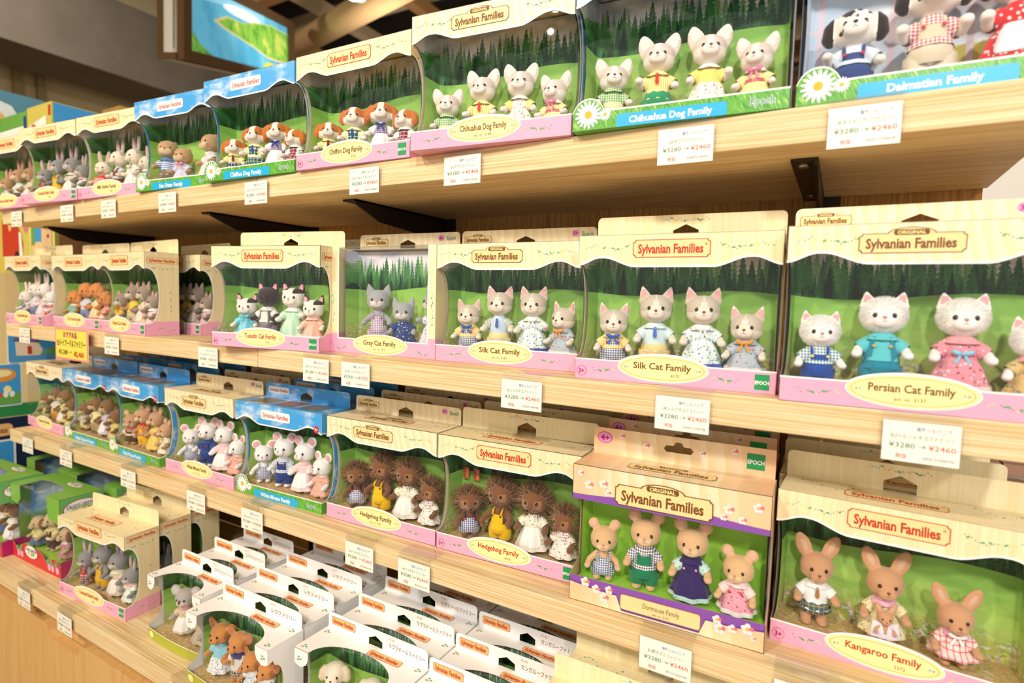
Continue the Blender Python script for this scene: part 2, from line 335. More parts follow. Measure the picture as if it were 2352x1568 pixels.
# ------------------------------------------------------------------ toy boxes
W, H, DP = .222, .170, .066
def wave(x, w):
    t = x/w + .5
    def s(a, b, u): u = max(0, min(1, (u-a)/(b-a))); return u*u*(3-2*u)
    lo, pk, ed = .1345, .1450, .1365
    e = min(t, 1-t)
    return ed + (pk-ed)*s(0, .12, e) if e < .12 else (pk + (lo-pk)*s(.14, .31, e) if e < .31 else lo)
def arc_side(dp, z0, z1, n=14):
    """window edge on a side panel, from top front corner round to the bottom front corner (depth, height)"""
    P = []
    for i in range(n+1):
        t = i/n; a = math.pi*(.5 - t)
        P.append((dp*.40*max(0, math.cos(a))**.7, (z0+z1)/2 + (z1-z0)/2*math.sin(a)))
    return P
BOXC = {}
def hang_tab(mb, w, h, dp, th, card, pent=True, hw=.030, round_=.006):
    n = 4; P = [(-w/2, h), (-w/2, h+th-round_)]
    P += [(-w/2+round_-round_*math.cos(R(90*k/n)), h+th-round_+round_*math.sin(R(90*k/n))) for k in range(n+1)]
    P += [(w/2-round_+round_*math.sin(R(90*k/n)), h+th-round_+round_*math.cos(R(90*k/n))) for k in range(n+1)] + [(w/2, h)]
    hz = h + (.001 if pent else th*.42)
    if pent: hole = [(-hw/2, hz), (-hw/2, hz+th*.34), (0, hz+th*.58), (hw/2, hz+th*.34), (hw/2, hz)]
    else: hole = [(-hw/2, hz), (-hw/2-.003, hz+.004), (-hw/2, hz+.008), (-hw*.2, hz+.0085), (-hw*.12, hz+.013), (hw*.12, hz+.013), (hw*.2, hz+.0085), (hw/2, hz+.008), (hw/2+.003, hz+.004), (hw/2, hz)]
    if pent: full = P + [(hw/2, h)] + hole[::-1] + [(-hw/2, h)]
    else:
        half = len(hole)//2
        # keyhole cut from the lower edge to the hole
        full = P + [(.0001, h), (.0001, hz)] + list(reversed(hole)) + [(-.0001, hz), (-.0001, h)]
    mb.prism(full, lambda a, b, d: (a, dp-d, b), .0006, 0, card, GREY)
def carton_shell(mb, w, h, dp, card, base, zb, side_pink, top=True):
    """sides with their curved windows, top, back, floor"""
    A = arc_side(dp, zb, .1365)
    for fn, x in ((SIDER, w/2), (SIDEL, -w/2)):
        poly = [(0, h), (0, .1365)] + A[1:-1] + [(0, zb), (0, side_pink)] + [(dp, side_pink), (dp, h)]
        P = [(0, h), (0, .1365)] + A[1:-1]
        # split at the coloured base
        up = [(0, h)] + [p for p in A if p[1] >= side_pink]; last = up[-1]; up += [(last[0], side_pink), (dp, side_pink), (dp, h)]
        dn = [(last[0], side_pink)] + [p for p in A if p[1] < side_pink] + [(0, zb), (0, 0), (dp, 0), (dp, side_pink)]
        f = fn(x); mb.prism(up, f, 0, -.0006, card, GREY); mb.prism(dn, f, 0, -.0006, base, GREY)
        A2 = [(a+.0017*(1 if 0 < i < len(A)-1 else 0), b + (.0016 if b > (zb+.1365)/2 else -.0016)*abs(b-(zb+.1365)/2)/((.1365-zb)/2)) for i, (a, b) in enumerate(A)]
        mb.strip(A, A2, f, .0002, WHITE)
    if top: mb.prism([(-w/2, 0), (w/2, 0), (w/2, dp), (-w/2, dp)], TOP(h), 0, -.0006, card, GREY)
    mb.box(-w/2, w/2, 0, dp, 0, .0006, base); mb.box(-w/2, w/2, dp-.0006, dp, 0, h, GREY)
def window_mesh(w, h, dp, z0, z1, top=False):
    mb = MB(); y = .0010; x = w/2-.0008
    mb.add([(-x, y, z0), (x, y, z0), (x, y, z1), (-x, y, z1)], [(0, 1, 2, 3)], FILM)
    for s in (-1, 1): mb.add([(s*x, y, z0), (s*x, dp*.5, z0), (s*x, dp*.5, z1), (s*x, y, z1)], [(0, 1, 2, 3)], FILM)
    if top: mb.add([(-x, y, z1), (x, y, z1), (x, dp*.72, z1), (-x, dp*.72, z1)], [(0, 1, 2, 3)], FILM)
    return mb.mesh('window')
def backdrop_mesh(w, h, dp, wallm, floorm, zf=.014, arc=None):
    mb = MB(); x = w/2-.0024; yb = dp-.004; zt = h-.003
    mb.add([(-x*.965, yb-.003, zf), (-x*.93, yb, zf), (x*.93, yb, zf), (x*.965, yb-.003, zf), (-x*.965, yb-.003, zt), (-x*.93, yb, zt), (x*.93, yb, zt), (x*.965, yb-.003, zt)], [(0, 1, 5, 4), (1, 2, 6, 5), (2, 3, 7, 6)], wallm)
    A = [(max(p[0]+.0012, .0022), p[1]) for p in arc if p[1] > zf] if arc else [(dp*.42, zt-.0001), (dp*.42, zf+.0001)]
    if arc: A = [(.0022, zt-.0001)] + A
    for s in (-1, 1):
        P = A + [(A[-1][0], zf), (yb-.003, zf), (yb-.003, zt)]
        mb.add([(s*(x - .035*x*max(0, (a-.0022)/(yb-.0052))), a, b) for a, b in P], [tuple(range(len(P)))], wallm)
    mb.add([(-x, .003, zf), (x, .003, zf), (x, yb, zf+.0004), (-x, yb, zf+.0004)], [(0, 1, 2, 3)], floorm)
    return mb.mesh('backdrop')
def base_front(mb, w, band, mats_, bump):
    """bump(x)->height of the front band's upper edge"""
    xs = [-w/2 + w*i/60 for i in range(61)]; up = [(x, bump(x)) for x in xs]
    mb.prism([(-w/2, 0), (w/2, 0)] + up[::-1], FRONT, 0, -.0006, mats_, GREY)
    mb.strip(up, [(x, z-.0016) for x, z in up], FRONT, .0002, WHITE)
def header_front(mb, w, h, card):
    xs = [-w/2 + w*i/60 for i in range(61)]; lo = [(x, wave(x, w)) for x in xs]
    mb.prism(lo + [(w/2, h), (-w/2, h)], FRONT, 0, -.0006, card, GREY)
    mb.strip([(x, z+.0003) for x, z in lo], [(x, z-.0018) for x, z in lo], FRONT, .0002, WHITE)
def caption_oval(mb, cx, cz, a, b, txt, sub, ink, bold=.004):
    mb.flat(ellipse(cx, cz, a+.0012, b+.0012, 44), FRONT, .0003, WHITE); mb.flat(ellipse(cx, cz, a, b, 44), FRONT, .0005, YEL)
    e1 = ellipse(cx, cz, a*.93, b*.86, 60) ; e2 = ellipse(cx, cz, a*.918, b*.83, 60)
    mb.strip(e1 + e1[:1], e2 + e2[:1], FRONT, .0006, OCHRE)
    for sx in (-1, 1):
        mb.flat(ellipse(cx+sx*a*.78, cz, .0013, .0013, 8), FRONT, .0007, LBLUE); mb.flat(ellipse(cx+sx*a*.84, cz-.0002, .001, .001, 8), FRONT, .0007, BLOSR)
    tw = min(a*1.3, len(txt)*.0043)
    mb.text(txt, FRONT, cx, cz + (.0026 if sub else 0), .0104, .0007, ink, tw, bold)
    if sub: mb.text(sub, FRONT, cx + (0 if 'art' in sub else a*.3), cz - .0072, .0048, .0007, ink)
def box_parts(kind, caption='', sub='', **kw):
    key = (kind, caption, sub, tuple(sorted(kw.items())))
    if key in BOXC: return BOXC[key]
    w, h, dp = kw.get('w', W), kw.get('h', H), kw.get('dp', DP); P = []
    if kind in ('cream', 'orig'):
        card = CREAM if kind == 'cream' else GRAIN; zb = .0246; c = MB()
        carton_shell(c, w, h, dp, card, PINK, zb, .0290); header_front(c, w, h, card)
        cx, cz, a, b = (-.007 if kind == 'cream' else -.004), .0185, .050, .0146
        base_front(c, w, zb, PINK, lambda x: max(zb, cz + (b+.0022)*math.sqrt(max(0, 1-((x-cx)/(a+.0022))**2)) if abs(x-cx) < a+.0022 else 0))
        for s in (-1, 1):
            vine(c, FRONT, s*.103, s*.048, .1555, .0003, 20, .0025, 3); vine(c, FRONT, cx+s*.054, cx+s*(.092 if kind == 'orig' else .082), .0115, .0003, 14, .0015, 5)
        vine(c, SIDER(w/2), .012, .060, .137, .0003, 10, .002, 4); vine(c, SIDER(w/2), .048, .050, .07, .0003, 8, .02, 6); vine(c, SIDER(w/2), .02, .058, .012, .0003, 8, .002, 8)
        vine(c, TOP(h), -.1, -.04, .045, .0003, 12, .008, 9); vine(c, TOP(h), .05, .1, .045, .0003, 10, .008, 2)
        P.append(('carton', c.mesh('carton'), []))
        l = MB()
        if kind == 'cream': logo(l, FRONT, -.003, .1535, .083, .0185, .0003, 'red')
        else: logo(l, FRONT, -.012, .1515, .078, .0165, .0003, 'original')
        P.append(('logo', l.mesh('logo'), []))
        l = MB(); logo(l, TOP(h), -.005, .030, .088, .019, .0003, 'red' if kind == 'cream' else 'original'); P.append(('lid_logo', l.mesh('lid_logo'), []))
        l = MB(); logo(l, SIDER(w/2), .034, .153, .058, .0105, .0003, 'red' if kind == 'cream' else 'original'); P.append(('side_logo', l.mesh('side_logo'), []))
        l = MB(); caption_oval(l, cx, cz, a, b, caption, sub, RED if kw.get('redcap') else BROWN, .02); P.append(('caption_plate', l.mesh('caption_plate'), []))
        if kind == 'cream':
            l = MB(); l.flat(ellipse(-w/2+.0085, .0095, .0062, .0062, 24), FRONT, .0003, MAG); l.flat(ellipse(-w/2+.0085, .0095, .0057, .0057, 24), FRONT, .0004, PINK); l.text('3+', FRONT, -w/2+.0085, .0095, .0085, .0006, MAG, .0072, .03); P.append(('age_badge', l.mesh('age_badge'), []))
            l = MB(); l.flat(rrect(w/2-.0135, .0125, .0145, .0165, .0002), FRONT, .0003, EGREEN); l.text('EPOCH', FRONT, w/2-.0135, .012, .0052, .0005, WHITE, .0138, .03); P.append(('maker_mark', l.mesh('maker_mark'), []))
        t = MB(); hang_tab(t, w-.004 if kind == 'orig' else w-.001, h, dp, .026 if kind == 'orig' else .030, card)
        tf = lambda a, b, d: (a, dp-.0006-d, b)
        if kind == 'cream': vine(t, tf, -.028, .028, h+.024, .0003, 18, .0012, 11)
        else:
            logo(t, tf, -.081, h+.0125, .046, .010, .0003, 'original'); t.flat(ellipse(.078, h+.018, .0058, .0048, 18), tf, .0003, BADGE); t.text('3+', tf, .078, h+.018, .007, .0005, MAG, .007, .03); t.text('Epoch', tf, .096, h+.017, .0085, .0005, TEAL, .016, .004)
        P.append(('hang_tab', t.mesh('hang_tab'), []))
        P.append(('window', window_mesh(w, h, dp, .020, .146), [])); P.append(('backdrop', backdrop_mesh(w, h, dp, FOREST, MEADOW, .014, arc_side(dp, zb, .1365)), []))
    elif kind == 'sky':
        zb = .0205; c = MB(); carton_shell(c, w, h, dp, SKY, GRASS, zb, .024); header_front(c, w, h, SKY)
        bx, bz, br = -w/2+.0185, .0165, .0185
        base_front(c, w, zb, GRASS, lambda x: max(zb, bz + math.sqrt(max(0, br*br-(x-bx)**2)) if abs(x-bx) < br else 0))
        daisy(c, FRONT, bx, bz+.0005, .0155, .0004); daisy(c, FRONT, bx+.0195, .0155, .0072, .0006)
        for k in range(3): c.flat(rrect(-.062+k*.062, dp*.5, .05, dp*.62, .001), TOP(h), .0003, mat('picture_%d_ink' % k, ['#8a7a52', '#a0644a', '#7d7466'][k], .3, .5))
        if kw.get('badge', True): c.flat(ellipse(w/2-.013, .1425, .0058, .0066, 18), FRONT, .0003, REDB); c.text('3+', FRONT, w/2-.013, .1425, .0072, .0005, WHITE, .0072, .03)
        P.append(('carton', c.mesh('carton'), []))
        l = MB(); logo(l, FRONT, -.003, .1525, .074, .0165, .0003, 'sky'); P.append(('logo', l.mesh('logo'), []))
        l = MB(); x0 = -w/2+.051; x1 = -w/2+.165; l.flat([(x0, .0004), (x1, .0004), (x1, .0120), (x1-.002, .0140), (x0+.002, .0140), (x0, .0120)], FRONT, .0003, BLUEP); l.text(caption, FRONT, (x0+x1)/2, .0072, .0098, .0005, WHITE, min(.098, len(caption)*.0043), .028); P.append(('caption_plate', l.mesh('caption_plate'), []))
        l = MB(); l.text('Epoch', FRONT, w/2-.024, .0105, .0108, .0004, WHITE, .023, .04); l.text('Epoch', FRONT, w/2-.024, .0105, .0108, .0006, TEAL, .022, .0); P.append(('maker_mark', l.mesh('maker_mark'), []))
        t = MB(); hang_tab(t, w-.004, h, dp, .027, SKY); tf = lambda a, b, d: (a, dp-.0006-d, b); logo(t, tf, -.074, h+.014, .056, .0125, .0003, 'sky'); P.append(('hang_tab', t.mesh('hang_tab'), []))
        P.append(('window', window_mesh(w, h, dp, .018, .146), []))
        P.append(('backdrop', backdrop_mesh(w, h, dp, WINPRINT if kw.get('print') else FOREST, WHITE if kw.get('print') else MEADOW, .014, arc_side(dp, zb, .1365)), []))
    elif kind == 'frame':
        c = MB(); card = CREAM; ml, mr, zb = .015, .0135, .0225
        for x0, x1 in ((-w/2, -w/2+ml), (w/2-mr, w/2)):
            c.prism([(x0, .031), (x1, .031), (x1, h), (x0, h)], FRONT, 0, -.0006, card, GREY)
        c.prism([(-w/2, .031), (-w/2, 0), (w/2, 0), (w/2, .031), (w/2-mr, .031), (w/2-mr, zb), (-w/2+ml, zb), (-w/2+ml, .031)], FRONT, 0, -.0006, PINK, GREY)
        o = [(-w/2+ml, h), (-w/2+ml, zb), (w/2-mr, zb), (w/2-mr, h)]; i_ = [(-w/2+ml+.0018, h), (-w/2+ml+.0018, zb+.0018), (w/2-mr-.0018, zb+.0018), (w/2-mr-.0018, h)]; c.strip(o, i_, FRONT, .0003, WHITE)
        for s in (-1, 1):
            f = SIDER(w/2) if s > 0 else SIDEL(-w/2); c.prism([(0, .031), (dp, .031), (dp, h), (0, h)], f, 0, -.0006, card, GREY); c.prism([(0, 0), (dp, 0), (dp, .031), (0, .031)], f, 0, -.0006, PINK, GREY)
            fx = lambda a, b, d, s=s: (s*(w/2-.006)+b, -d, a)
            vine(c, fx, .05, .1, 0, .0003, 14, .001, 7); vine(c, FRONT, s*.06, s*.095, .008, .0003, 12, .003, 5)
        c.prism([(-w/2, dp*.7), (w/2, dp*.7), (w/2, dp), (-w/2, dp)], TOP(h), 0, -.0006, card, GREY); c.box(-w/2, w/2, 0, dp, 0, .0006, PINK); c.box(-w/2, w/2, dp-.0006, dp, 0, h, GREY)
        P.append(('carton', c.mesh('carton'), []))
        l = MB(); caption_oval(l, -.002, .0165, .053, .0150, caption, sub, BROWN, .02); P.append(('caption_plate', l.mesh('caption_plate'), []))
        t = MB(); hang_tab(t, w-.004, h, dp, .026, GRAIN); tf = lambda a, b, d: (a, dp-.0006-d, b); logo(t, tf, -.066, h+.0125, .05, .0105, .0003, 'original'); t.flat(ellipse(.066, h+.017, .0058, .0048, 18), tf, .0003, BADGE); t.text('3+', tf, .066, h+.017, .007, .0005, MAG, .007, .03); t.text('Epoch', tf, .085, h+.017, .0085, .0005, TEAL, .016, .004); P.append(('hang_tab', t.mesh('hang_tab'), []))
        P.append(('window', window_mesh(w, h, dp, .02, h, True), [])); P.append(('backdrop', backdrop_mesh(w, h, dp, FOREST, MEADOW), []))
    elif kind == 'purple':
        c = MB(); zt = .1275; zb = .0315
        xs = [-w/2 + w*i/50 for i in range(51)]; cut = lambda x: .1375 + .0035*math.cos(x/w*2*math.pi)
        c.prism([(x, cut(x)) for x in xs] + [(w/2, h), (-w/2, h)], FRONT, 0, -.0006, APRI, GREY); c.prism([(-w/2, zt), (w/2, zt)] + [(x, cut(x)) for x in xs[::-1]], FRONT, 0, -.0006, PURP, GREY)
        def low(x):
            e = abs(x)/(w/2); return .0195 + .004*max(0, (e-.7)/.3) if e > .46 else (.0028 if e < .40 else .0028 + (.0167)*((e-.40)/.06))
        lo = [(x, low(x)) for x in [-w/2 + w*i/100 for i in range(101)]]
        c.prism([(-w/2, 0), (w/2, 0)] + lo[::-1], FRONT, 0, -.0006, APRI, GREY); c.prism(lo + [(w/2, zb), (-w/2, zb)], FRONT, 0, -.0006, PURP, GREY); c.strip(lo, [(x, z+.0014) for x, z in lo], FRONT, .0003, PURPD)
        for s in (-1, 1):
            f = SIDER(w/2) if s > 0 else SIDEL(-w/2); c.prism([(0, 0), (dp, 0), (dp, h), (0, h), (0, zt), (dp*.45, zt-.012), (dp*.45, zb+.012), (0, zb)], f, 0, -.0006, APRI, GREY)
        c.prism([(-w/2, 0), (w/2, 0), (w/2, dp), (-w/2, dp)], TOP(h), 0, -.0006, APRI, GREY); c.box(-w/2, w/2, 0, dp, 0, .0006, APRI); c.box(-w/2, w/2, dp-.0006, dp, 0, h, GREY)
        for x, z, r in ((-.101, .160, .004), (-.09, .147, .0055), (-.072, .151, .0055), (-.066, .141, .004), (.069, .148, .0055), (.098, .155, .0055), (.083, .139, .0045), (.064, .139, .004), (-.09, .0265, .006), (-.076, .021, .0055), (-.066, .013, .006), (-.060, .024, .005), (.063, .024, .005), (.066, .0145, .0062), (.079, .018, .005), (.094, .022, .0066), (.1, .0135, .003)): blossom(c, FRONT, x, z, r, .0006)
        P.append(('carton', c.mesh('carton'), []))
        l = MB(); logo(l, FRONT, -.002, .1425, .108, .0225, .0012, 'original'); P.append(('logo', l.mesh('logo'), []))
        l = MB(); logo(l, TOP(h), 0, .03, .1, .02, .0003, 'original'); P.append(('lid_logo', l.mesh('lid_logo'), []))
        l = MB(); l.flat(rrect(0, .0148, .092, .0185, .0035), FRONT, .0008, OCHRE); l.flat(rrect(0, .0148, .0905, .0172, .0032), FRONT, .001, PLAQ); l.text(caption, FRONT, .002, .0165, .0085, .0012, BROWN, .042, 0); l.text(sub, FRONT, .002, .0092, .0038, .0012, BROWN); P.append(('caption_plate', l.mesh('caption_plate'), []))
        t = MB(); hang_tab(t, w-.004, h, dp, .034, APRI, False, .030, .001); tf = lambda a, b, d: (a, dp-.0006-d, b)
        for x, z in ((-.072, .026), (-.04, .018), (.028, .018), (.064, .026)): blossom(t, tf, x, h+z, .0045, .0006)
        P.append(('hang_tab', t.mesh('hang_tab'), []))
        tf = lambda a, b, d: (a, dp-.0006-d, b)
        l = MB(); l.flat(ellipse(-.094, h+.0215, .0098, .0075, 28), tf, .0003, MAG); l.flat(ellipse(-.094, h+.0215, .0092, .0069, 28), tf, .0005, BADGE); l.text('4+', tf, -.094, h+.0215, .0105, .0007, MAG, .0115, .03); P.append(('age_badge', l.mesh('age_badge'), []))
        l = MB(); l.flat(rrect(.088, h+.0175, .0195, .0185, .0002), tf, .0003, EGREEN); l.text('EPOCH', tf, .088, h+.017, .0068, .0005, WHITE, .0182, .03); P.append(('maker_mark', l.mesh('maker_mark'), []))
        P.append(('window', window_mesh(w, h, dp, .02, .14), [])); P.append(('backdrop', backdrop_mesh(w, h, dp, LIME, LIME, .020), []))
    elif kind == 'white':
        c = MB(); n = 20; cw = w*.355
        arc = [(cw*math.cos(math.pi*i/n), dp*.66*math.sin(math.pi*i/n)**.85) for i in range(n+1)]
        c.prism([(w/2, 0), (w/2, dp), (-w/2, dp), (-w/2, 0)] + arc[::-1], TOP(h), 0, -.0006, WHITE, GREY)
        for s in (-1, 1):
            c.prism([(s*w/2, h), (s*cw, h), (s*cw, h-.012), (s*(cw+.004), h-.02), (s*(cw+w/2)/2, h-.026), (s*(w/2-.004), h-.024), (s*w/2, h-.02)], FRONT, 0, -.0006, WHITE, GREY)
            f = SIDER(w/2) if s > 0 else SIDEL(-w/2)
            A = [(0, h-.022), (.008, h-.019)] + [(.012 + .014*math.sin(R(k*22.5)), .030 + (h-.060) * .5 + (h-.060)*.55*math.cos(R(k*22.5))) for k in range(9)] + [(0, .02)]
            c.prism([(0, h)] + A + [(0, 0), (dp, 0), (dp, h)], f, 0, -.0006, WHITE, GREY)
            for (x, y) in ((s*w*.44, dp*.14), (s*w*.44, dp*.82)):
                for k, mm in ((0, LGREEN), (1.9, LGREEN), (4.0, LRED)): c.flat(ellipse(x+.0032*math.cos(k), y+.0026*math.sin(k), .0026, .0012, 7), TOP(h), .0003, mm)
            for k, mm in ((0, LGREEN), (1.9, LGREEN), (4.0, LRED)): c.flat(ellipse(s*w*.445+.0032*math.cos(k), h-.014+.0026*math.sin(k), .0026, .0012, 7), FRONT, .0003, mm)
        xs = [-w/2 + w*i/24 for i in range(25)]; up = [(x, .0195) for x in xs]
        bow = lambda a, b, d: (a, -d - .004*math.cos(a/w*math.pi), b)
        c.strip(up, [(x, .0005) for x in xs], bow, 0, OLIVE); c.strip(up, [(x, .0182) for x in xs], bow, .0003, WHITE)
        c.flat(ellipse(-w/2+.014, .009, .008, .006, 12), bow, .0005, YEL); c.box(-w/2, w/2, 0, dp, 0, .0006, OLIVE); c.box(-w/2, w/2, dp-.0006, dp, 0, h, WHITE)
        P.append(('carton', c.mesh('carton'), []))
        l = MB(); logo(l, TOP(h), .03, dp*.76, .058, .0115, .0003, 'orange'); P.append(('lid_logo', l.mesh('lid_logo'), []))
        t = MB(); th = .025; hang_tab(t, w-.006, h, dp, th, WHITE, True, .026); tf = lambda a, b, d: (a, dp-.0006-d, b)
        logo(t, tf, -w/2+.034, h+th*.53, .048, .0115, .0003, 'orange'); t.text(sub, tf, w*.13, h+th*.78, .0045, .0003, OCHRE, None, 0, 'L'); t.text(caption, tf, w*.13, h+th*.40, .0082, .0003, BROWN, min(w*.33, len(caption)*.0082), 0.004, 'L')
        P.append(('hang_tab', t.mesh('hang_tab'), []))
        P.append(('window', window_mesh(w, h, dp, .018, h-.0008, True), [])); P.append(('backdrop', backdrop_mesh(w, h, dp, FORESTW, MEADOW, .010), []))
    elif kind == 'green':
        G = mat('green_card', '#7fb84a', .4, .4); GD = mat('green_side_card', '#6cb36a', .4, .4); RD = mat('strawberry_red_card', '#d8303a', .4, .4); CB = mat('cobalt_ink', '#46408c', .45, .3)
        c = MB(); zb = .035; cw = w*.33
        c.prism([(w/2, 0), (w/2, dp), (-w/2, dp), (-w/2, 0), (-w*.30, 0), (-w*.33, dp*.55), (-w*.2, dp*.62), (w*.1, dp*.56), (w*.22, dp*.42), (w*.26, 0)], TOP(h), 0, -.0006, G, GREY)
        c.prism([(w*.26, h), (w/2, h), (w/2, h-.052), (w/2-.008, h-.056), (w*.28, h-.05), (w*.26, h-.03)], FRONT, 0, -.0006, G, GREY); c.prism([(-w/2, h), (-w*.30, h), (-w*.30, h-.03), (-w*.36, h-.045), (-w/2, h-.04)], FRONT, 0, -.0006, G, GREY)
        xs = [-w/2 + w*i/50 for i in range(51)]; z_ = lambda x: .030 + .006*math.sin(x*95)+.010*math.exp(-((x+.02)/.035)**2)
        c.prism([(-w/2, 0), (w/2, 0)] + [(x, z_(x)) for x in xs[::-1]], FRONT, 0, -.0006, RD, GREY)
        for s in (-1, 1):
            f = SIDER(w/2) if s > 0 else SIDEL(-w/2); c.prism([(0, h-.052), (dp, h-.052), (dp, h), (0, h)], f, 0, -.0006, GD, GREY); c.prism([(dp*.75, .03), (dp, .03), (dp, h-.052), (dp*.75, h-.052)], f, 0, -.0006, GD, GREY); c.prism([(0, 0), (dp, 0), (dp, .036), (0, .036)], f, 0, -.0006, MAG, GREY)
        c.box(-w/2, w/2, 0, dp, 0, .0006, RD); c.box(-w/2, w/2, dp-.0006, dp, 0, h, GD)
        for x in (-.085, -.07, .055, .07, .09): c.flat(ellipse(x, .024, .006, .007, 9), FRONT, .0004, LGREEN); c.flat(ellipse(x+.006, .014, .007, .008, 9), FRONT, .0005, PINK)
        P.append(('carton', c.mesh('carton'), []))
        for nm, f, x, z, ww, hh in (('side_logo', SIDER(w/2), dp*.5, h-.026, dp*.86, .036), ('lid_logo', TOP(h), .03, dp*.78, .06, .02), ('logo', FRONT, -.02, .028, .06, .03)):
            l = MB(); l.flat(ellipse(x, z, ww/2, hh/2, 26), f, .0005, RED); l.flat(ellipse(x, z, ww/2*.95, hh/2*.92, 26), f, .0007, WHITE); l.flat(ellipse(x, z-hh*.12, ww*.3, hh*.22, 14), f, .0008, LLIME); l.text('CALICO CRITTERS', f, x, z+hh*.14, hh*.3, .001, CB, ww*.82, .02)
            for k in range(4): l.flat(ellipse(x-ww*.18+k*ww*.12, z-hh*.14, ww*.045, hh*.1, 8), f, .001, (LBLUE, PETAL, BLOSR, TEAL)[k])
            P.append((nm, l.mesh(nm), []))
        P.append(('window', window_mesh(w, h, dp, .03, h-.0008, True), [])); P.append(('backdrop', backdrop_mesh(w, h, dp, SKYLAND, LIME, .020), []))
    BOXC[key] = P
    return P
def toy_box(X, Y, Z, ang, label, kind, caption='', sub='', group=None, **kw):
    """X,Y: front left corner"""
    w = kw.get('w', W); a = R(ang)
    t = thing('toy_box', label, 'toy box', (X + w/2*math.cos(a), Y + w/2*math.sin(a), Z), a, group)
    root = None
    for n, me, _ in box_parts(kind, caption, sub, **kw):
        root = (root or part(n, me, t)) if n == 'carton' else (part(n, me, root if n in ('logo', 'lid_logo', 'side_logo', 'caption_plate', 'age_badge', 'maker_mark') else t) and root)
    return t
# ------------------------------------------------------------------ cloth patterns
def cloth(spec):
    """'kind:#a:#b:#c' in the wearer's own millimetres"""
    if spec in MATS: return MATS[spec]
    k, *c = spec.split(':')
    if k == 'plain': return mat(spec, c[0], .85, .15, .3)
    if k == 'satin': return mat(spec, c[0], .32, .5, .2)
    n = NB(spec, .85, .15, .25)
    if k == 'gingham':
        p = 2.6; a = n.gt(n.fr(n.f('DIVIDE', n.f('ADD', n.x, 500.0), p)), .5); b = n.gt(n.fr(n.f('DIVIDE', n.z, p)), .5)
        return n.out(n.mix(n.f('MULTIPLY', n.f('ADD', a, b), .5), c[1] if len(c) > 1 else '#f4f2f0', c[0]))
    if k == 'plaid':
        a = n.fr(n.f('DIVIDE', n.f('ADD', n.x, 500.0), 5.2)); b = n.fr(n.f('DIVIDE', n.z, 5.2))
        col = n.mix(n.f('MAXIMUM', n.f('MULTIPLY', n.lt(a, .35), .6), n.f('MULTIPLY', n.lt(b, .35), .6)), c[0], c[2] if len(c) > 2 else '#2a3a5a')
        return n.out(n.mix(n.f('MAXIMUM', n.lt(n.f('ABSOLUTE', n.f('SUBTRACT', a, .7)), .07), n.lt(n.f('ABSOLUTE', n.f('SUBTRACT', b, .7)), .07)), col, c[1]))
    if k == 'stripe': return n.out(n.mix(n.gt(n.fr(n.f('DIVIDE', n.f('ADD', n.x, 500.0), 2.2)), .5), c[0], c[1]))
    if k == 'hstripe': return n.out(n.mix(n.gt(n.fr(n.f('DIVIDE', n.z, 3.4)), .5), c[0], c[1]))
    if k == 'dots':
        d, vc = n.vor(n.scale(n.v, (.3, .3, .3)), 1.0); return n.out(n.mix(n.lt(d, .3), c[0], c[1]))
    d, vc = n.vor(n.scale(n.v, (.27, .27, .27)), 1.0); ch = n.sepc(vc)          # floral
    fl = n.mix(n.gt(ch[0], .5), c[1], c[2] if len(c) > 2 else '#6a9a58')
    lf, v2 = n.vor(n.scale(n.vec(n.f('ADD', n.x, n.z), n.y, n.f('SUBTRACT', n.z, n.x)), (.5, .3, .16)), 1.0)
    col = n.mix(n.lt(lf, .17), c[0], c[3] if len(c) > 3 else '#7fa36a')
    return n.out(n.mix(n.lt(n.f('ADD', d, n.f('MULTIPLY', n.f('SUBTRACT', n.noise(n.scale(n.v, (1.1, 1.1, 1.1)), 1.0, 1), .5), .5)), .27), col, fl))
def fur(c): return mat('fur_' + c, c, .95, .12, .45)
EYE = mat('black_bead_eye', '#0b0908', .08, .7); NOSEB = mat('brown_nose', '#8a5238', .5, .3); NOSEP = mat('pink_nose', '#d98f8a', .6, .3); NOSEK = mat('black_nose', '#1d1713', .35, .4)
PINKEAR = fur('#e9a9ad'); MOUTHM = mat('mouth_line', '#8b6a58', .8, .1)
ADULT = dict(hz=66., hr=(17.2, 15.6, 15.0), hip=20., sh=44., chest=10.5, belly=12.6, lx=7.0, lr=6.0, ar=4.3, ears=1.0)
CHILD = dict(hz=49.5, hr=(15.8, 14.4, 13.9), hip=14., sh=32., chest=9.2, belly=10.8, lx=5.8, lr=5.0, ar=3.7, ears=.88)
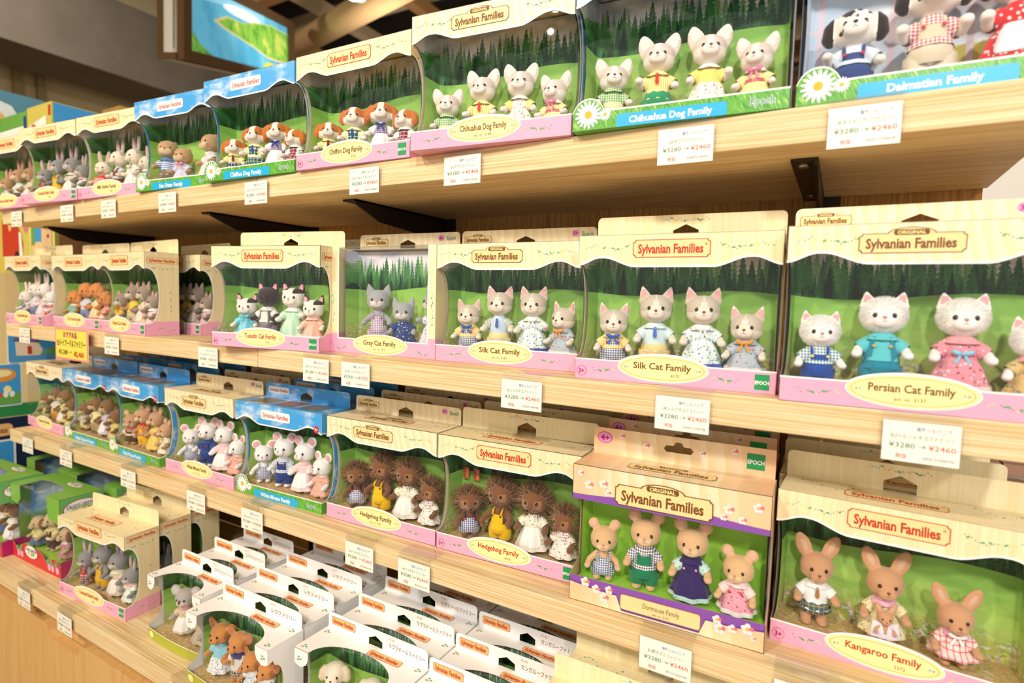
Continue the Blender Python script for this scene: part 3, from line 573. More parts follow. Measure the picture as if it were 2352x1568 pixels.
SPEC = {  # ears, base, second colour, inner ear, nose, muzzle (down, forward, size)
 'silkcat': ('cat', '#e8decf', '#cdc1b0', 1, NOSEB, (6, 2.5, 8.2)), 'graycat': ('cat', '#a4a7ad', '#d8d5d0', 0, NOSEP, (6, 2.5, 8.2)), 'tuxcat': ('cat', '#f1e9e0', '#2a2422', 1, NOSEP, (6, 2.5, 8.2)),
 'blackcat': ('cat', '#3a2e34', '#3a2e34', 1, NOSEK, (6, 2.5, 8.2)), 'stripedcat': ('cat', '#a08f80', '#d9cbb8', 1, NOSEP, (6, 2.5, 8.2)), 'persian': ('smallcat', '#f6f2ee', '#f6f2ee', 1, NOSEP, (5, 1.5, 8)),
 'chihuahua': ('big', '#f3ebe3', '#dfcec4', 2, NOSEB, (5, 4, 8)), 'greyrabbit': ('rabbit', '#8f8e90', '#c9c4bc', 1, NOSEP, (5, 3, 8.5)), 'milkrabbit': ('rabbit', '#ece0cb', '#b8b3ab', 1, NOSEP, (5, 3, 8.5)),
 'brownrabbit': ('rabbit', '#b98f68', '#e3ccb0', 1, NOSEP, (5, 3, 8.5)), 'whiterabbit': ('rabbit', '#efe8e4', '#efe8e4', 1, NOSEP, (5, 3, 8.5)), 'otter': ('tiny', '#c39c74', '#dcc09c', 0, NOSEB, (6, 3.5, 10)),
 'chiffon': ('flop', '#f4ece2', '#c9722a', 0, NOSEB, (5.5, 5, 8.5)), 'poodle': ('flop', '#d98f4e', '#c97c3c', 0, NOSEK, (5, 5, 7.5)), 'squirrel': ('tuft', '#8a6746', '#d8b98e', 0, NOSEB, (5, 3.5, 8.5)),
 'fieldmouse': ('mouse', '#c99c78', '#e3c6a6', 1, NOSEP, (5, 5, 7)), 'whitemouse': ('mouse', '#f2efee', '#f2efee', 1, NOSEP, (5, 5, 7)), 'hedgehog': ('none', '#80553a', '#a37852', 0, NOSEK, (5, 7.5, 6.8)),
 'dormouse': ('mouse', '#deb586', '#e6c59c', 1, NOSEP, (5.5, 4.5, 8)), 'kangaroo': ('long', '#d09d76', '#d09d76', 2, NOSEB, (7.5, 4.5, 8)), 'hound': ('flop', '#cdb48c', '#7c5638', 0, NOSEK, (5.5, 5.5, 8)),
 'koala': ('koala', '#b3ada6', '#d8d2c8', 2, NOSEB, (5, 2.5, 8)), 'deer': ('deer', '#cd8a4c', '#b5713a', 0, NOSEK, (6, 4.5, 8)), 'labrador': ('flop', '#efe3cb', '#e6d3b2', 0, NOSEB, (5.5, 5, 8.5)), 'dalmatian': ('flop', '#f5f0ea', '#2b2320', 0, NOSEK, (5.5, 5, 8.5)),
}
def chain(p, q, r0, r1, n=7): return [(tuple(Vector(p).lerp(Vector(q), i/(n-1))), r0 + (r1-r0)*i/(n-1)) for i in range(n)]
def remeshed(mb, mats_, reg, name, voxel=1.25):
    me = mb.mesh(name); o = link(bpy.data.objects.new(name, me))
    rm = o.modifiers.new('r', 'REMESH'); rm.mode = 'VOXEL'; rm.voxel_size = voxel
    sm = o.modifiers.new('s', 'SMOOTH'); sm.factor = .5; sm.iterations = 7
    dg = bpy.context.evaluated_depsgraph_get(); dg.update(); out = bpy.data.meshes.new_from_object(o.evaluated_get(dg))
    bpy.data.objects.remove(o); bpy.data.meshes.remove(me)
    out.materials.clear()
    for m in mats_: out.materials.append(m)
    n = len(out.vertices); co = np.empty(n*3, 'f'); out.vertices.foreach_get('co', co); co = co.reshape(-1, 3)
    idx = []
    for p in out.polygons:
        c = p.center; idx.append(reg(c.x, c.y, c.z))
    out.polygons.foreach_set('material_index', idx); out.polygons.foreach_set('use_smooth', [True]*len(idx))
    out.vertices.foreach_set('co', (co*.001).ravel()); out.name = name; out.update()
    return out
DOLLC = {}
def doll_parts(sp, size, outfit):
    key = (sp, size, tuple(sorted(outfit.items())))
    if key in DOLLC: return DOLLC[key]
    bkey = (sp, size, 'body', outfit.get('arms', 0))
    T = ADULT if size == 'adult' else CHILD; ears, c0, c1, inner, nosem, (mz, mf, mr) = SPEC[sp]
    hz, (rx, ry, rz), hip, sh = T['hz'], T['hr'], T['hip'], T['sh']; e = T['ears']; k = rx/17.2
    ch, be, lx, lr, ar = T['chest'], T['belly'], T['lx'], T['lr'], T['ar']; ft = hz + rz
    arm = {}
    for s in (-1, 1):
        up = (outfit.get('arms', 0) >> (0 if s < 0 else 1)) & 1
        arm[s] = [(s*(ch-1.5), 0, sh-2), (s*(ch+6.5), -3.5, sh-8.5), (s*(ch+8.5), -10.5, sh-(5 if up else 12.5))]
    if bkey not in DOLLC:
        mb = MB(); X = fur(c0)
        mb.ell((0, 0, hz), (rx, ry, rz), X, 20, 14); mb.ell((0, -ry+mr*.62-mf, hz-mz*k), (mr*k*(1.15 if ears != 'none' else .8), mr*.62, mr*k*.78), X)
        if ears == 'none': mb.tube([(0, -ry+2, hz-4), (0, -ry-6, hz-5.5), (0, -ry-11, hz-5)], [6*k, 4*k, 2.2*k], X)
        mb.ell((0, 0, hz-rz*.36), (rx*.97, ry*.93, rz*.68), X, 18, 10)                 # cheeks
        mb.ell((0, 0, sh-1), (ch*.86, ch*.72, 8), X); mb.ell((0, 0, hip+(sh-hip)*.55), (ch, ch*.86, (sh-hip)*.55), X); mb.ell((0, 0, hip+2), (be, be*.88, be*.86), X)
        mb.ell((0, 0, sh+4), (6.5, 6, 6), X)
        for s in (-1, 1):
            for c, r in chain((s*lx, 0, hip), (s*(lx+.8), 0, 4), lr+1, lr-.4): mb.ell(c, (r, r, r), X, 10, 7)
            mb.ell((s*(lx+1), -3.2, 3.2), (lr*.95, lr*1.45, 3.4), X)
            for a, b in ((0, 1), (1, 2)):
                for c, r in chain(arm[s][a], arm[s][b], ar+.4-a*.3, ar): mb.ell(c, (r, r, r), X, 10, 7)
            h = arm[s][2]; mb.ell((h[0], h[1]-2, h[2]), (ar*1.08, ar*1.2, ar*.95), X, 10, 7); mb.ell((h[0]-s*ar*.9, h[1]-1.5, h[2]+1.6), (1.6, 2.0, 1.6), X, 8, 6)
            y = 1.5
            if ears in ('cat', 'smallcat', 'big', 'tuft'):
                L, wd, dx, tilt = {'cat': (14.5, 8.8, 10.6, 4.2), 'smallcat': (11.5, 8.2, 11.2, 2.6), 'big': (20, 10.5, 11, 6), 'tuft': (12, 6, 9.5, 2)}[ears]; L *= e; wd *= e
                for i in range(9):
                    t = i/8; r = wd*((1-t)**.75*.86+.14) if ears != 'big' else wd*(math.sin(math.pi*min(1, .32+t*.62))**.7)
                    z0 = ft-7*k if ears != 'big' else ft-11*k
                    mb.ell((s*(dx*k+tilt*t), y, z0+L*t), (max(r, 1.6), 2.6, max(r*.7, 1.8)), X, 10, 7)
            elif ears in ('rabbit', 'long', 'deer'):
                L, dx, tl = {'rabbit': (26, 6.5, 4), 'long': (20, 9.5, 8.5), 'deer': (9, 15.5, 11)}[ears]; L *= e
                for i in range(9):
                    t = i/8; r = (2.6 + 4.0*math.sin(math.pi*min(1, .1+t*.8)))*(1 if ears == 'rabbit' else 1.35)*e; mb.ell((s*(dx*k+tl*t), 2, ft-(5 if ears != 'deer' else 10)+L*t), (r, 2.4, r), X, 10, 7)
            elif ears in ('mouse', 'koala', 'tiny'):
                r = ({'mouse': 8.0, 'koala': 11.5, 'tiny': 3.6}[ears] + (1.3 if sp == 'whitemouse' else 0))*e; dx = {'mouse': 13.5, 'koala': 20, 'tiny': 11.5}[ears]*k; dz = {'mouse': 2.0, 'koala': -5, 'tiny': -4.5}[ears]*k
                mb.ell((s*dx, 2, ft+dz), (r, 3.2, r), X, 14, 9)
            elif ears == 'flop': mb.tube([(s*rx*.78, 0, hz+rz*.58), (s*rx*1.02, -1, hz+2), (s*rx*1.08, -2, hz-7), (s*rx*1.0, -2.5, hz-12)], [4.5*k, 6.4*k, 6.6*k, 3.4*k], X, 10)
        if sp == 'poodle':
            rnd = random.Random(2)
            for i in range(46):
                a, b = rnd.uniform(0, 6.28), rnd.uniform(-.1, 1.5); d = Vector((math.cos(a)*math.cos(b), math.sin(a)*math.cos(b), math.sin(b)))
                if d.y > -.55 or d.z > .55: mb.ell((d.x*rx*1.02, d.y*ry*1.02, hz+d.z*rz*1.02), (4, 4, 4), X, 8, 6)
        def reg(x, y, z):
            if sp in ('silkcat',): return 1 if (z > hz-3 and abs(x) > 3.2*k*(1 if z < hz+8 else .2) and (y > -ry*.92 or z > hz+3) and abs(x) < 22 and z < ft+1) else 0
            if sp in ('graycat', 'greyrabbit', 'stripedcat', 'brownrabbit', 'squirrel', 'otter', 'fieldmouse', 'dormouse', 'koala', 'kangaroo'):
                return 1 if y < -ry*.42 and z > sh+6 and z < hz-2.2 and abs(x) < 10.5*k else 0
            if sp == 'tuxcat': return 1 if (z > hz+6 and (x > 4 or (x < -5 and z > hz+11))) else 0
            if sp == 'chihuahua': return 1 if (z > hz-2 and z < ft+2 and abs(x) > 3.4*k and y > -ry*1.02) or (z > ft+2 and y > .5) else 0
            if sp == 'chiffon': return 1 if (z > hz-2.5 and abs(x) > 4.6*k and z < ft+3 and (y > -ry*.93)) or abs(x) > rx*.93 and z > sh+3 else 0
            if sp == 'milkrabbit': return 1 if z > hz+4 and y > -6 else 0
            if sp == 'whiterabbit': return 0
            if sp in ('hound', 'labrador', 'deer'): return 1 if abs(x) > rx*.86 and z > sh+2 and z > hz-14 else 0
            if sp == 'hedgehog': return 1 if y < -ry*.6 and abs(x) > 4 and z < hz+3 and z > hz-8 else 0
            if sp == 'dalmatian':
                if abs(x) > rx*.9 and z > hz-16: return 1
                for px, pz, pr in ((-5, 9, 4.5), (3, 11, 2.4), (-9, -6, 1.8), (9, 7, 1.6), (1, 4.5, 1.2)):
                    if math.hypot(x-px, z-hz-pz) < pr*k: return 1
                return 0
            return 0
        DOLLC[bkey] = remeshed(mb, [fur(c0), fur(c1)], reg, 'body')
    P = [('body', DOLLC[bkey], None)]
    def ysurf(x, z, extra=0): return -ry*math.sqrt(max(.02, 1-(x/rx)**2-((z-hz)/rz)**2))-extra
    fk = (sp, size, 'face')
    if fk not in DOLLC:
        F = []
        ex, ez = 6.9*k, hz-.2*k
        for s in (-1, 1):
            m = MB(); m.ell((s*ex, ysurf(ex, ez)+.7, ez), (2.1*k, 1.7*k, 2.35*k), EYE, 12, 8); F.append(('eye', m.mesh('eye', .001)))
        m = MB(); ny = -ry-mf-.2 if ears != 'none' else -ry-13; nz = hz-mz*k+(mr*.42*k if ears != 'none' else .6)
        nr = {'koala': (2.6, 1.8, 4.2), 'none': (1.7, 1.5, 1.5)}.get(ears, (1.75, 1.2, 1.35)); m.ell((0, ny+(.9 if ears != 'none' else 0), nz), (nr[0]*k, nr[1], nr[2]*k), nosem, 10, 7); F.append(('nose', m.mesh('nose', .001)))
        if ears != 'none':
            m = MB(); my = -ry-mf+.15; m.tube([(0, my, nz-1.2), (0, my-.1, nz-3.0), (-1.3*k, my+.05, nz-3.9), (-2.7*k, my+.55, nz-3.3)], .19, MOUTHM, 5); m.tube([(0, my-.1, nz-3.0), (1.3*k, my+.05, nz-3.9), (2.7*k, my+.55, nz-3.3)], .19, MOUTHM, 5); F.append(('mouth', m.mesh('mouth', .001)))
        if inner:
            IM = fur('#e6b79c') if sp in ('dormouse', 'fieldmouse') else PINKEAR if inner == 1 else fur('#efe2da' if sp == 'chihuahua' else ('#d9b294' if sp == 'kangaroo' else '#cfc8c2'))
            for s in (-1, 1):
                m = MB()
                if ears in ('cat', 'smallcat', 'big'):
                    L, wd, dx, tilt = {'cat': (14.5, 8.8, 10.6, 4.2), 'smallcat': (11.5, 8.2, 11.2, 2.6), 'big': (20, 10.5, 11, 6)}[ears]; L *= e; wd *= e; pl = []
                    for t, sg in [(i/6, 1) for i in range(7)] + [(1-i/6, -1) for i in range(7)]:
                        t2 = .26+t*.58; r = (wd*((1-t2)**.75*.86+.14) if ears != 'big' else wd*(math.sin(math.pi*min(1, .32+t2*.62))**.7))*.58
                        pl.append((s*(dx*k+tilt*t2)+sg*r, (ft-7*k if ears != 'big' else ft-11*k)+L*t2))
                    m.prism(pl, lambda a, b, d: (a, 1.5-d, b), 2.55, 1.4, IM)
                elif ears in ('rabbit', 'long', 'deer'):
                    L, dx, tl = {'rabbit': (26, 6.5, 4), 'long': (20, 9.5, 8.5), 'deer': (9, 15.5, 11)}[ears]; L *= e
                    a = math.atan2(tl, L); m.ell((s*(dx*k+tl*.52), .25, ft-(5 if ears != 'deer' else 10)+L*.55), (3.0*e*(1 if ears == 'rabbit' else 1.15), 1.0, L*.40), IM, 12, 8, Matrix.Rotation(s*a, 3, 'Y'))
                elif ears in ('mouse', 'koala'):
                    r = ({'mouse': 8.0, 'koala': 11.5}[ears] + (1.3 if sp == 'whitemouse' else 0))*e; dx = {'mouse': 13.5, 'koala': 20}[ears]*k; dz = {'mouse': 2.0, 'koala': -5}[ears]*k
                    m.ell((s*dx, -.3, ft+dz), (r*.66, 1.4, r*.66), IM, 14, 8)
                if m.v: F.append(('inner_ear', m.mesh('inner_ear', .001)))
        if sp in ('hedgehog', 'persian', 'koala'):
            rnd = random.Random(5); m = MB(); n, L, b0 = {'hedgehog': (2000, 13.5, .42), 'persian': (4200, 3.0, .2), 'koala': (500, 2.6, .3)}[sp]
            mats_ = [mat('spine_dark', '#573a27', .8, .15, .2), mat('spine_mid', '#7a573d', .8, .15, .2), mat('spine_tip', '#a5835f', .8, .15, .2)] if sp == 'hedgehog' else [fur('#faf8f5')]*3 if sp == 'persian' else [fur('#c9c4be')]*3
            for i in range(n):
                zz = rnd.uniform(-1, 1); a = rnd.uniform(0, 6.283); q = math.sqrt(1-zz*zz); d = Vector((q*math.cos(a), q*math.sin(a), zz))
                if sp == 'hedgehog':
                    if d.y < -.30 and d.z < .62: continue
                    if d.y < -.62: continue
                elif sp == 'persian':
                    if d.y < -.72 and abs(d.x) < .62 and -.35 < d.z < .35: continue
                elif d.y < -.45 or d.z < -.4: continue
                p = Vector((d.x*rx*.985, d.y*ry*.985, hz+d.z*rz*.985)); v = Vector((d.x, d.y*1.0+(.25 if sp == 'hedgehog' else 0), d.z+(.1 if sp == 'hedgehog' else 0))) + Vector((rnd.uniform(-.5, .5), rnd.uniform(-.5, .5), rnd.uniform(-.5, .5))); v.normalize()
                u = v.cross(Vector((.3, .5, .8))).normalized(); w2 = v.cross(u); l = L*k*rnd.uniform(.75, 1.15)
                m.add([p+u*b0, p-u*b0*.5+w2*b0*.87, p-u*b0*.5-w2*b0*.87, p+v*l], [(0, 1, 3), (1, 2, 3), (2, 0, 3)], mats_[rnd.randrange(3)])
            if sp == 'hedgehog':
                for i in range(320):
                    a = rnd.uniform(.1, math.pi-.1); z = rnd.uniform(hip, sh); p = Vector((ch*1.02*math.cos(a), ch*.9*math.sin(a), z)); v = Vector((math.cos(a), math.sin(a), rnd.uniform(-.5, .1))).normalized(); u = v.cross(Vector((0, 0, 1))).normalized(); w2 = v.cross(u)
                    m.add([p+u*.7, p-u*.35+w2*.6, p-u*.35-w2*.6, p+v*8], [(0, 1, 3), (1, 2, 3), (2, 0, 3)], mats_[rnd.randrange(3)])
            F.append(('spines' if sp == 'hedgehog' else 'hair', m.mesh('hair', .001)))
        DOLLC[fk] = F
    for n_, me in DOLLC[fk]: P.append((n_, me, None))
    O = outfit
    def addp(n_, m): P.append((n_, m.mesh(n_, .001), None))
    def arcpanel(m, z0, z1, r0, r1, a0, material, yk=.88, n=10, grow=0):
        V = []
        for j in range(7):
            t = j/6; z = z0+(z1-z0)*t; r = r0+(r1-r0)*t
            for i in range(n+1):
                a = R(-90-a0+2*a0*i/n); V.append(((r+grow*math.sin(i*1.9))*math.cos(a), (r*yk+grow*math.sin(i*1.9))*math.sin(a), z))
        m.add(V, [(j*(n+1)+i, j*(n+1)+i+1, (j+1)*(n+1)+i+1, (j+1)*(n+1)+i) for j in range(6) for i in range(n)], material, True)
    sleeve_m = O.get('sleeve') or O.get('shirt') or (O.get('dress') if O.get('puff', 1) else None)
    zmid = hip+(sh-hip)*.42
    if 'shirt' in O:
        m = MB(); c = cloth(O['shirt']); lo = hip-1 if O.get('untucked') else hip+6
        m.lathe([(sh+5.5, 6.6, 6.2, 0), (sh+3, ch*.82, ch*.72, .1), (sh-3, ch+1.6, ch*.86+1.4, .2), (zmid+2, ch+2, ch*.9+1.6, .4), (lo+3, be+1.3, be*.88+1.3, .6), (lo, be+2.0, be*.9+2, 1)], c, 30, wave=.035, nw=8); addp('shirt', m)
    if 'vest' in O:
        m = MB(); c = cloth(O['vest'])
        for s in (-1, 1):
            V = []; n = 10
            for j in range(7):
                t = j/6; z = sh+3-(sh+3-hip+1)*t; r = ch*.86+2.6+(be-ch+1.6)*t
                for i in range(n+1):
                    a = R(-90+s*(26+6*math.sin(t*3)+95*i/n)); V.append((r*math.cos(a), r*.9*math.sin(a), z))
            m.add(V, [(j*(n+1)+i, j*(n+1)+i+1, (j+1)*(n+1)+i+1, (j+1)*(n+1)+i) for j in range(6) for i in range(n)], c, True)
        addp('waistcoat', m)
    if 'pants' in O:
        m = MB(); c = cloth(O['pants'])
        m.lathe([(hip+8, be+.4, be*.86+.5, .2), (hip+4, be+1.7, be*.9+1.6, .6), (hip-1, be+2, be*.92+1.8, .8), (hip-6, be+.6, be*.86, .6)], c, 30, wave=.03, nw=9)
        zc = O.get('cuff', 6)
        for s in (-1, 1):
            m.lathe([(hip+1, lr+3, lr+2.6, .3), (hip-5, lr+2.9, lr+2.6, .7), (zc+2, lr+2.3, lr+2.3, 1), (zc, lr+1.6, lr+1.6, .5)], c, 20, s*(lx+.6), -.2, .05, 5, ph=s)
        addp('trousers', m)
    if 'bib' in O:
        m = MB(); c = cloth(O['bib']); arcpanel(m, hip+6, sh-3.5, be+1.0, ch+2.0, 40, c)
        for s in (-1, 1):
            m.tube([(s*6.2, -(ch*.88+1.2), sh-4.5), (s*6.6, -ch*.72, sh+1.5), (s*6.4, 0, sh+5), (s*4, ch*.75, sh)], 1.25, c if 'strap' not in O else cloth(O['strap']), 6)
        addp('bib', m)
    if 'dress' in O:
        m = MB(); c = cloth(O['dress']); zh = O.get('hemz', 7 if size == 'adult' else 6); fl = O.get('flare', 1.72)*be
        PR = [(sh+5, 6.4, 6, 0), (sh+2.5, ch*.8, ch*.7, 0), (sh-3, ch+1.5, ch*.86+1.3, .1), (zmid+4, ch+.9, ch*.84+1, .15), (zmid+2, ch+1.2, ch*.86+1.4, .4), (zmid-4, be+3.2, be*.9+3, .7), ((zmid+zh)/2-1, fl*.86, fl*.78, .9), (zh+2, fl, fl*.9, 1.1), (zh, fl*1.01, fl*.91, 1.2)]; m.lathe(PR, c, 44, wave=.055, nw=8); addp('dress', m)
        if 'hem' in O:
            m = MB(); ch_ = cloth(O['hem']); m.lathe([(zh+3.4, fl*1.015, fl*.915, 1.15), (zh+1.2, fl*1.035, fl*.935, 1.2), (zh-1.2, fl*1.05, fl*.95, 1.25)], ch_, 44, wave=.055, nw=8); addp('hem', m)
        if 'apron' in O:
            m = MB(); V = []; za, zb_ = zh+4, zmid+3
            for j in range(13):
                z = za+(zb_-za)*j/12; q = next(i for i in range(len(PR)-1) if PR[i][0] >= z >= PR[i+1][0]); u = (PR[q][0]-z)/(PR[q][0]-PR[q+1][0]); rx_, ry_, kk = [PR[q][d]+(PR[q+1][d]-PR[q][d])*u for d in (1, 2, 3)]
                for i in range(25):
                    half = 46 - 10*max(0, (3-j)/3)**2; a = R(-90-half+2*half*i/24); wv = 1+.055*kk*math.sin(8*a); V.append(((rx_*wv+.9)*math.cos(a), (ry_*wv+.9)*math.sin(a), z))
            m.add(V, [(j*25+i, j*25+i+1, (j+1)*25+i+1, (j+1)*25+i) for j in range(12) for i in range(24)], cloth(O['apron']), True); addp('apron', m)
    if sleeve_m:
        m = MB(); c = cloth(sleeve_m)
        for s in (-1, 1):
            a = arm[s]; mid = tuple(Vector(a[0]).lerp(Vector(a[1]), .55)); m.tube([tuple(Vector(a[0])+Vector((-s*1, 0, 1))), mid, a[1]] if not O.get('long') else [a[0], mid, a[1], tuple(Vector(a[1]).lerp(Vector(a[2]), .55))], [ar+1.2, ar+2.3, ar+1.7] if not O.get('long') else [ar+1.2, ar+1.9, ar+1.7, ar+1.4], c, 12, False)
        addp('sleeves', m)
    if 'collar' in O:
        m = MB(); c = cloth(O['collar']); m.lathe([(sh+6.4, 6.8, 6.4, 0), (sh+5.2, 9, 8.4, .4), (sh+2.4, ch+1.4, ch*.86+1.6, 1), (sh+.4, ch+3.2, ch*.86+3.4, 1.4)], c, 34, wave=.05, nw=7); addp('collar', m)
    if 'bow' in O:
        m = MB(); c = cloth(O['bow']); z = sh+O.get('bowz', 1.5); y = -(ch*.86+3.6)
        for s in (-1, 1):
            m.ell((s*4.2, y, z+.9), (4.2, 1.3, 2.1), c, 10, 6, Matrix.Rotation(-s*.35, 3, 'Y')); m.add([(0, y, z), (s*2.0, y-.2, z-.2), (s*6.2, y-.6, z-7.6), (s*3.6, y-.6, z-8.4)], [(0, 1, 2, 3)], c)
        m.ell((0, y-.6, z), (1.5, 1.4, 1.5), c, 8, 6); addp('bow', m)
    if 'tie' in O:
        m = MB(); y = -(ch*.86+3.4); m.prism([(-1.3, sh+2), (1.3, sh+2), (2.3, sh-8), (.2, sh-10.5), (-2, sh-8)], lambda a, b, d: (a, y-d-(sh-b)*.12, b), .5, 0, cloth(O['tie'])); addp('necktie', m)
    if 'button' in O:
        for s in (-1, 1):
            m = MB(); m.ell((s*6.2, -(ch*.88+2.7), sh-5), (1.45, .8, 1.45), cloth(O['button']), 10, 6); addp('button', m)
    if 'scarf' in O:
        m = MB(); m.lathe([(sh+7, 7, 6.6, .3), (sh+5, 10, 9, .6), (sh+2, 10.6, 9.6, .8), (sh+1, 8, 8, .3)], cloth(O['scarf']), 26, wave=.06, nw=6); addp('scarf', m)
    if 'belt' in O:
        m = MB(); m.lathe([(zmid+4.4, ch+2.2, ch*.86+2.2, .2), (zmid+1.2, ch+2.4, ch*.88+2.4, .3)], cloth(O['belt']), 30, wave=.05, nw=8); addp('ribbon_belt', m)
    if 'pouch' in O:
        m = MB(); arcpanel(m, 14, 29, be*1.86, be*1.52, 36, cloth(O['pouch']), .9, 10, .2); addp('pouch_apron', m)
    DOLLC[key] = P
    return P
def doll(box, sp, size, outfit, x, label, y=.031, rz=0., sc=1.0, z=.0146, group=None):
    name = {'silkcat': 'cat', 'graycat': 'cat', 'tuxcat': 'cat', 'blackcat': 'cat', 'stripedcat': 'cat', 'persian': 'cat', 'chihuahua': 'dog', 'chiffon': 'dog', 'poodle': 'dog', 'hound': 'dog', 'labrador': 'dog', 'dalmatian': 'dog', 'otter': 'otter', 'fieldmouse': 'mouse', 'whitemouse': 'mouse', 'dormouse': 'mouse'}.get(sp, 'rabbit' if 'rabbit' in sp else sp)
    a = box.rotation_euler.z; p = Vector(box.location) + Vector((x*math.cos(a) - y*math.sin(a), x*math.sin(a) + y*math.cos(a), z))
    t = thing(name + '_doll', label, 'doll', p, a + R(rz), group); t.scale = (sc, sc, sc)
    done = {}
    for n_, me, _ in doll_parts(sp, size, outfit):
        up = done.get('body') if n_ in ('eye', 'nose', 'mouth', 'inner_ear', 'hair', 'spines') else done.get('bib') or done.get('dress') if n_ == 'button' else done.get('dress') if n_ == 'hem' else None
        done[n_] = part(n_, me, up or t)
    return t
# ------------------------------------------------------------------ the place: shelving
Z1, Z1B, Z2, Z2B, Z3, Z3B, Z4, Z4B = 1.5931, 1.5585, 1.3102, 1.2771, 1.0355, 1.0042, 0.7822, 0.7485
YF, YB = .62, .93
def bevel(o, w=.0015):
    m = o.modifiers.new('bevel', 'BEVEL'); m.width = w; m.segments = 2; m.limit_method = 'ANGLE'; return o
def board(x0, x1, zt, zb, label, yf=YF, yb=YB, groove=.0205):
    t = thing('shelf_board', label, 'shelf', ((x0+x1)/2, (yf+yb)/2, zb)); w = (x1-x0)/2; d = (yb-yf)/2
    bevel(part('front_edge', MB().box(-w, w, -d, -d+groove, 0, zt-zb, WOOD).mesh('front_edge'), t))
    bevel(part('plank', MB().box(-w, w, -d+groove+.0006, d, 0, zt-zb, WOOD).mesh('plank'), t), .0008)
    return t
for zt, zb, nm in ((Z1, Z1B, 'top'), (Z2, Z2B, 'second'), (Z3, Z3B, 'third')):
    board(-1.85, -.8525, zt, zb, 'pale ash shelf board of the %s tier, far half left of the joint' % nm)
    board(-.851, .150, zt, zb, 'pale ash shelf board of the %s tier, near half right of the joint' % nm)
board(-1.85, .60, Z4, Z4B, 'thick pale ash counter top above the drawers, holding white boxes', .5, .93, .0205)
t = thing('back_panel', 'brown wood back panel with upright grain behind the shelves', 'panel', (-.85, .94, .75)); part('panel', MB().box(-1.0, .996, -.0078, .012, .0325, .93, WOODV).mesh('panel'), t)
STEEL = mat('dark_steel', '#3b362f', .38, .5, 0, .75); STEELL = mat('bright_steel', '#a79a86', .3, .5, 0, .9)
for i, x in enumerate((-1.76, -1.078, -.690, -.030)):
    w = ['farthest, at the left end', 'second from the far end', 'third from the far end, behind the blue box', 'nearest, at the right']
    b = thing('shelf_bracket', 'dark steel bracket under the top shelf, ' + ['farthest, near the yellow carton', 'above the gap beside the striped cats', 'above the tuxedo cat box', 'above the fluffy white cats'][i], 'bracket', (x, .68, Z1B), 0, 'brackets under the top shelf')
    part('flange', MB().box(-.026, 0, 0, .252, -.0035, 0, STEEL).mesh('flange'), b)
    part('web', MB().prism([(0, -.0005), (.004, -.008), (.06, -.030), (.252, -.044), (.252, 0)], lambda a, c, d: (d, a, c), -.0035, 0, STEEL).mesh('web'), b)
    for y in (.022, .21): part('screw', MB().ell((-.014, y, -.0035), (.007, .007, .003), STEELL, 12, 6).mesh('screw'), b)
for x, lb in ((-.022, 'nearest the right end, behind the fluffy white cats'), (-.682, 'behind the grey cat box'), (-1.07, 'behind the dark tuxedo doll'), (-1.752, 'at the far end by the cartons')):
    u = thing('shelf_upright', 'slim dark slotted metal upright, ' + lb, 'upright', (x, .925, .782))
    m = MB(); m.box(-.012, .012, 0, .0075, 0, .776, STEEL)
    for k in range(24): m.box(-.003, .003, -.0004, .001, .02+k*.031, .036+k*.031, mat('slot_black', '#0c0a08', .8))
    part('rail', m.mesh('rail'), u)
for x in (-1.005, -.010):
    h = thing('peg_hook', 'tiny brass peg under the second shelf ' + ('by the kangaroo box tabs' if x > -.5 else 'beside the joint'), 'hook', (x, .642, Z2B)); part('peg', MB().tube([(0, 0, 0), (0, 0, -.006), (0, -.004, -.0075)], .0016, mat('brass', '#c9974f', .3, .5, 0, .8), 8).mesh('peg'), h)
# cabinet under the counter
cab = thing('drawer_cabinet', 'pale wooden drawer cabinet under the counter', 'cabinet', (-.85, .52, 0))
part('body', MB().box(-1.0, 1.45, .012, .43, .02, .748, WOODC).mesh('body'), cab)
def drawer(x0, x1, notch):
    m = MB(); n0, n1 = notch; P = [(x0, .08), (x1, .08), (x1, .715), (n1+.012, .715), (n1+.008, .706), (n1, .690), (n0, .690), (n0-.012, .700), (n0-.02, .715), (x0, .715)]
    f = part('drawer_front', m.prism(P, lambda a, b, d: (a, -d, b), .010, -.010, WOODC).mesh('drawer_front'), cab); return f
drawer(-.998, -.100, (-.505, -.395)); drawer(-.096, .70, (.22, .33)); drawer(.704, 1.448, (1.0, 1.1))
# ------------------------------------------------------------------ boxes and dolls
POS4 = ['leftmost', 'second', 'third', 'rightmost']; POS3 = ['leftmost', 'middle one', 'rightmost']
X4 = [-.075, -.025, .029, .077]
def fill(box, dolls, short, xs=None, y=.037, sc=1.09, z=.0146):
    xs = xs or (X4 if len(dolls) == 4 else [-.068, 0, .068]); pos = POS4 if len(dolls) == 4 else POS3
    for i, (sp, size, outfit, desc, rz) in enumerate(dolls):
        doll(box, sp, size, outfit, xs[i], '%s, %s in %s' % (desc, pos[i], short), y if size == 'adult' else y-.004, rz, sc, z)
G = 'gingham:'; F = 'floral:'
G_TOP = 'toy boxes along the top shelf'; G_SEC = 'toy boxes along the second shelf'; G_THI = 'toy boxes along the third shelf'
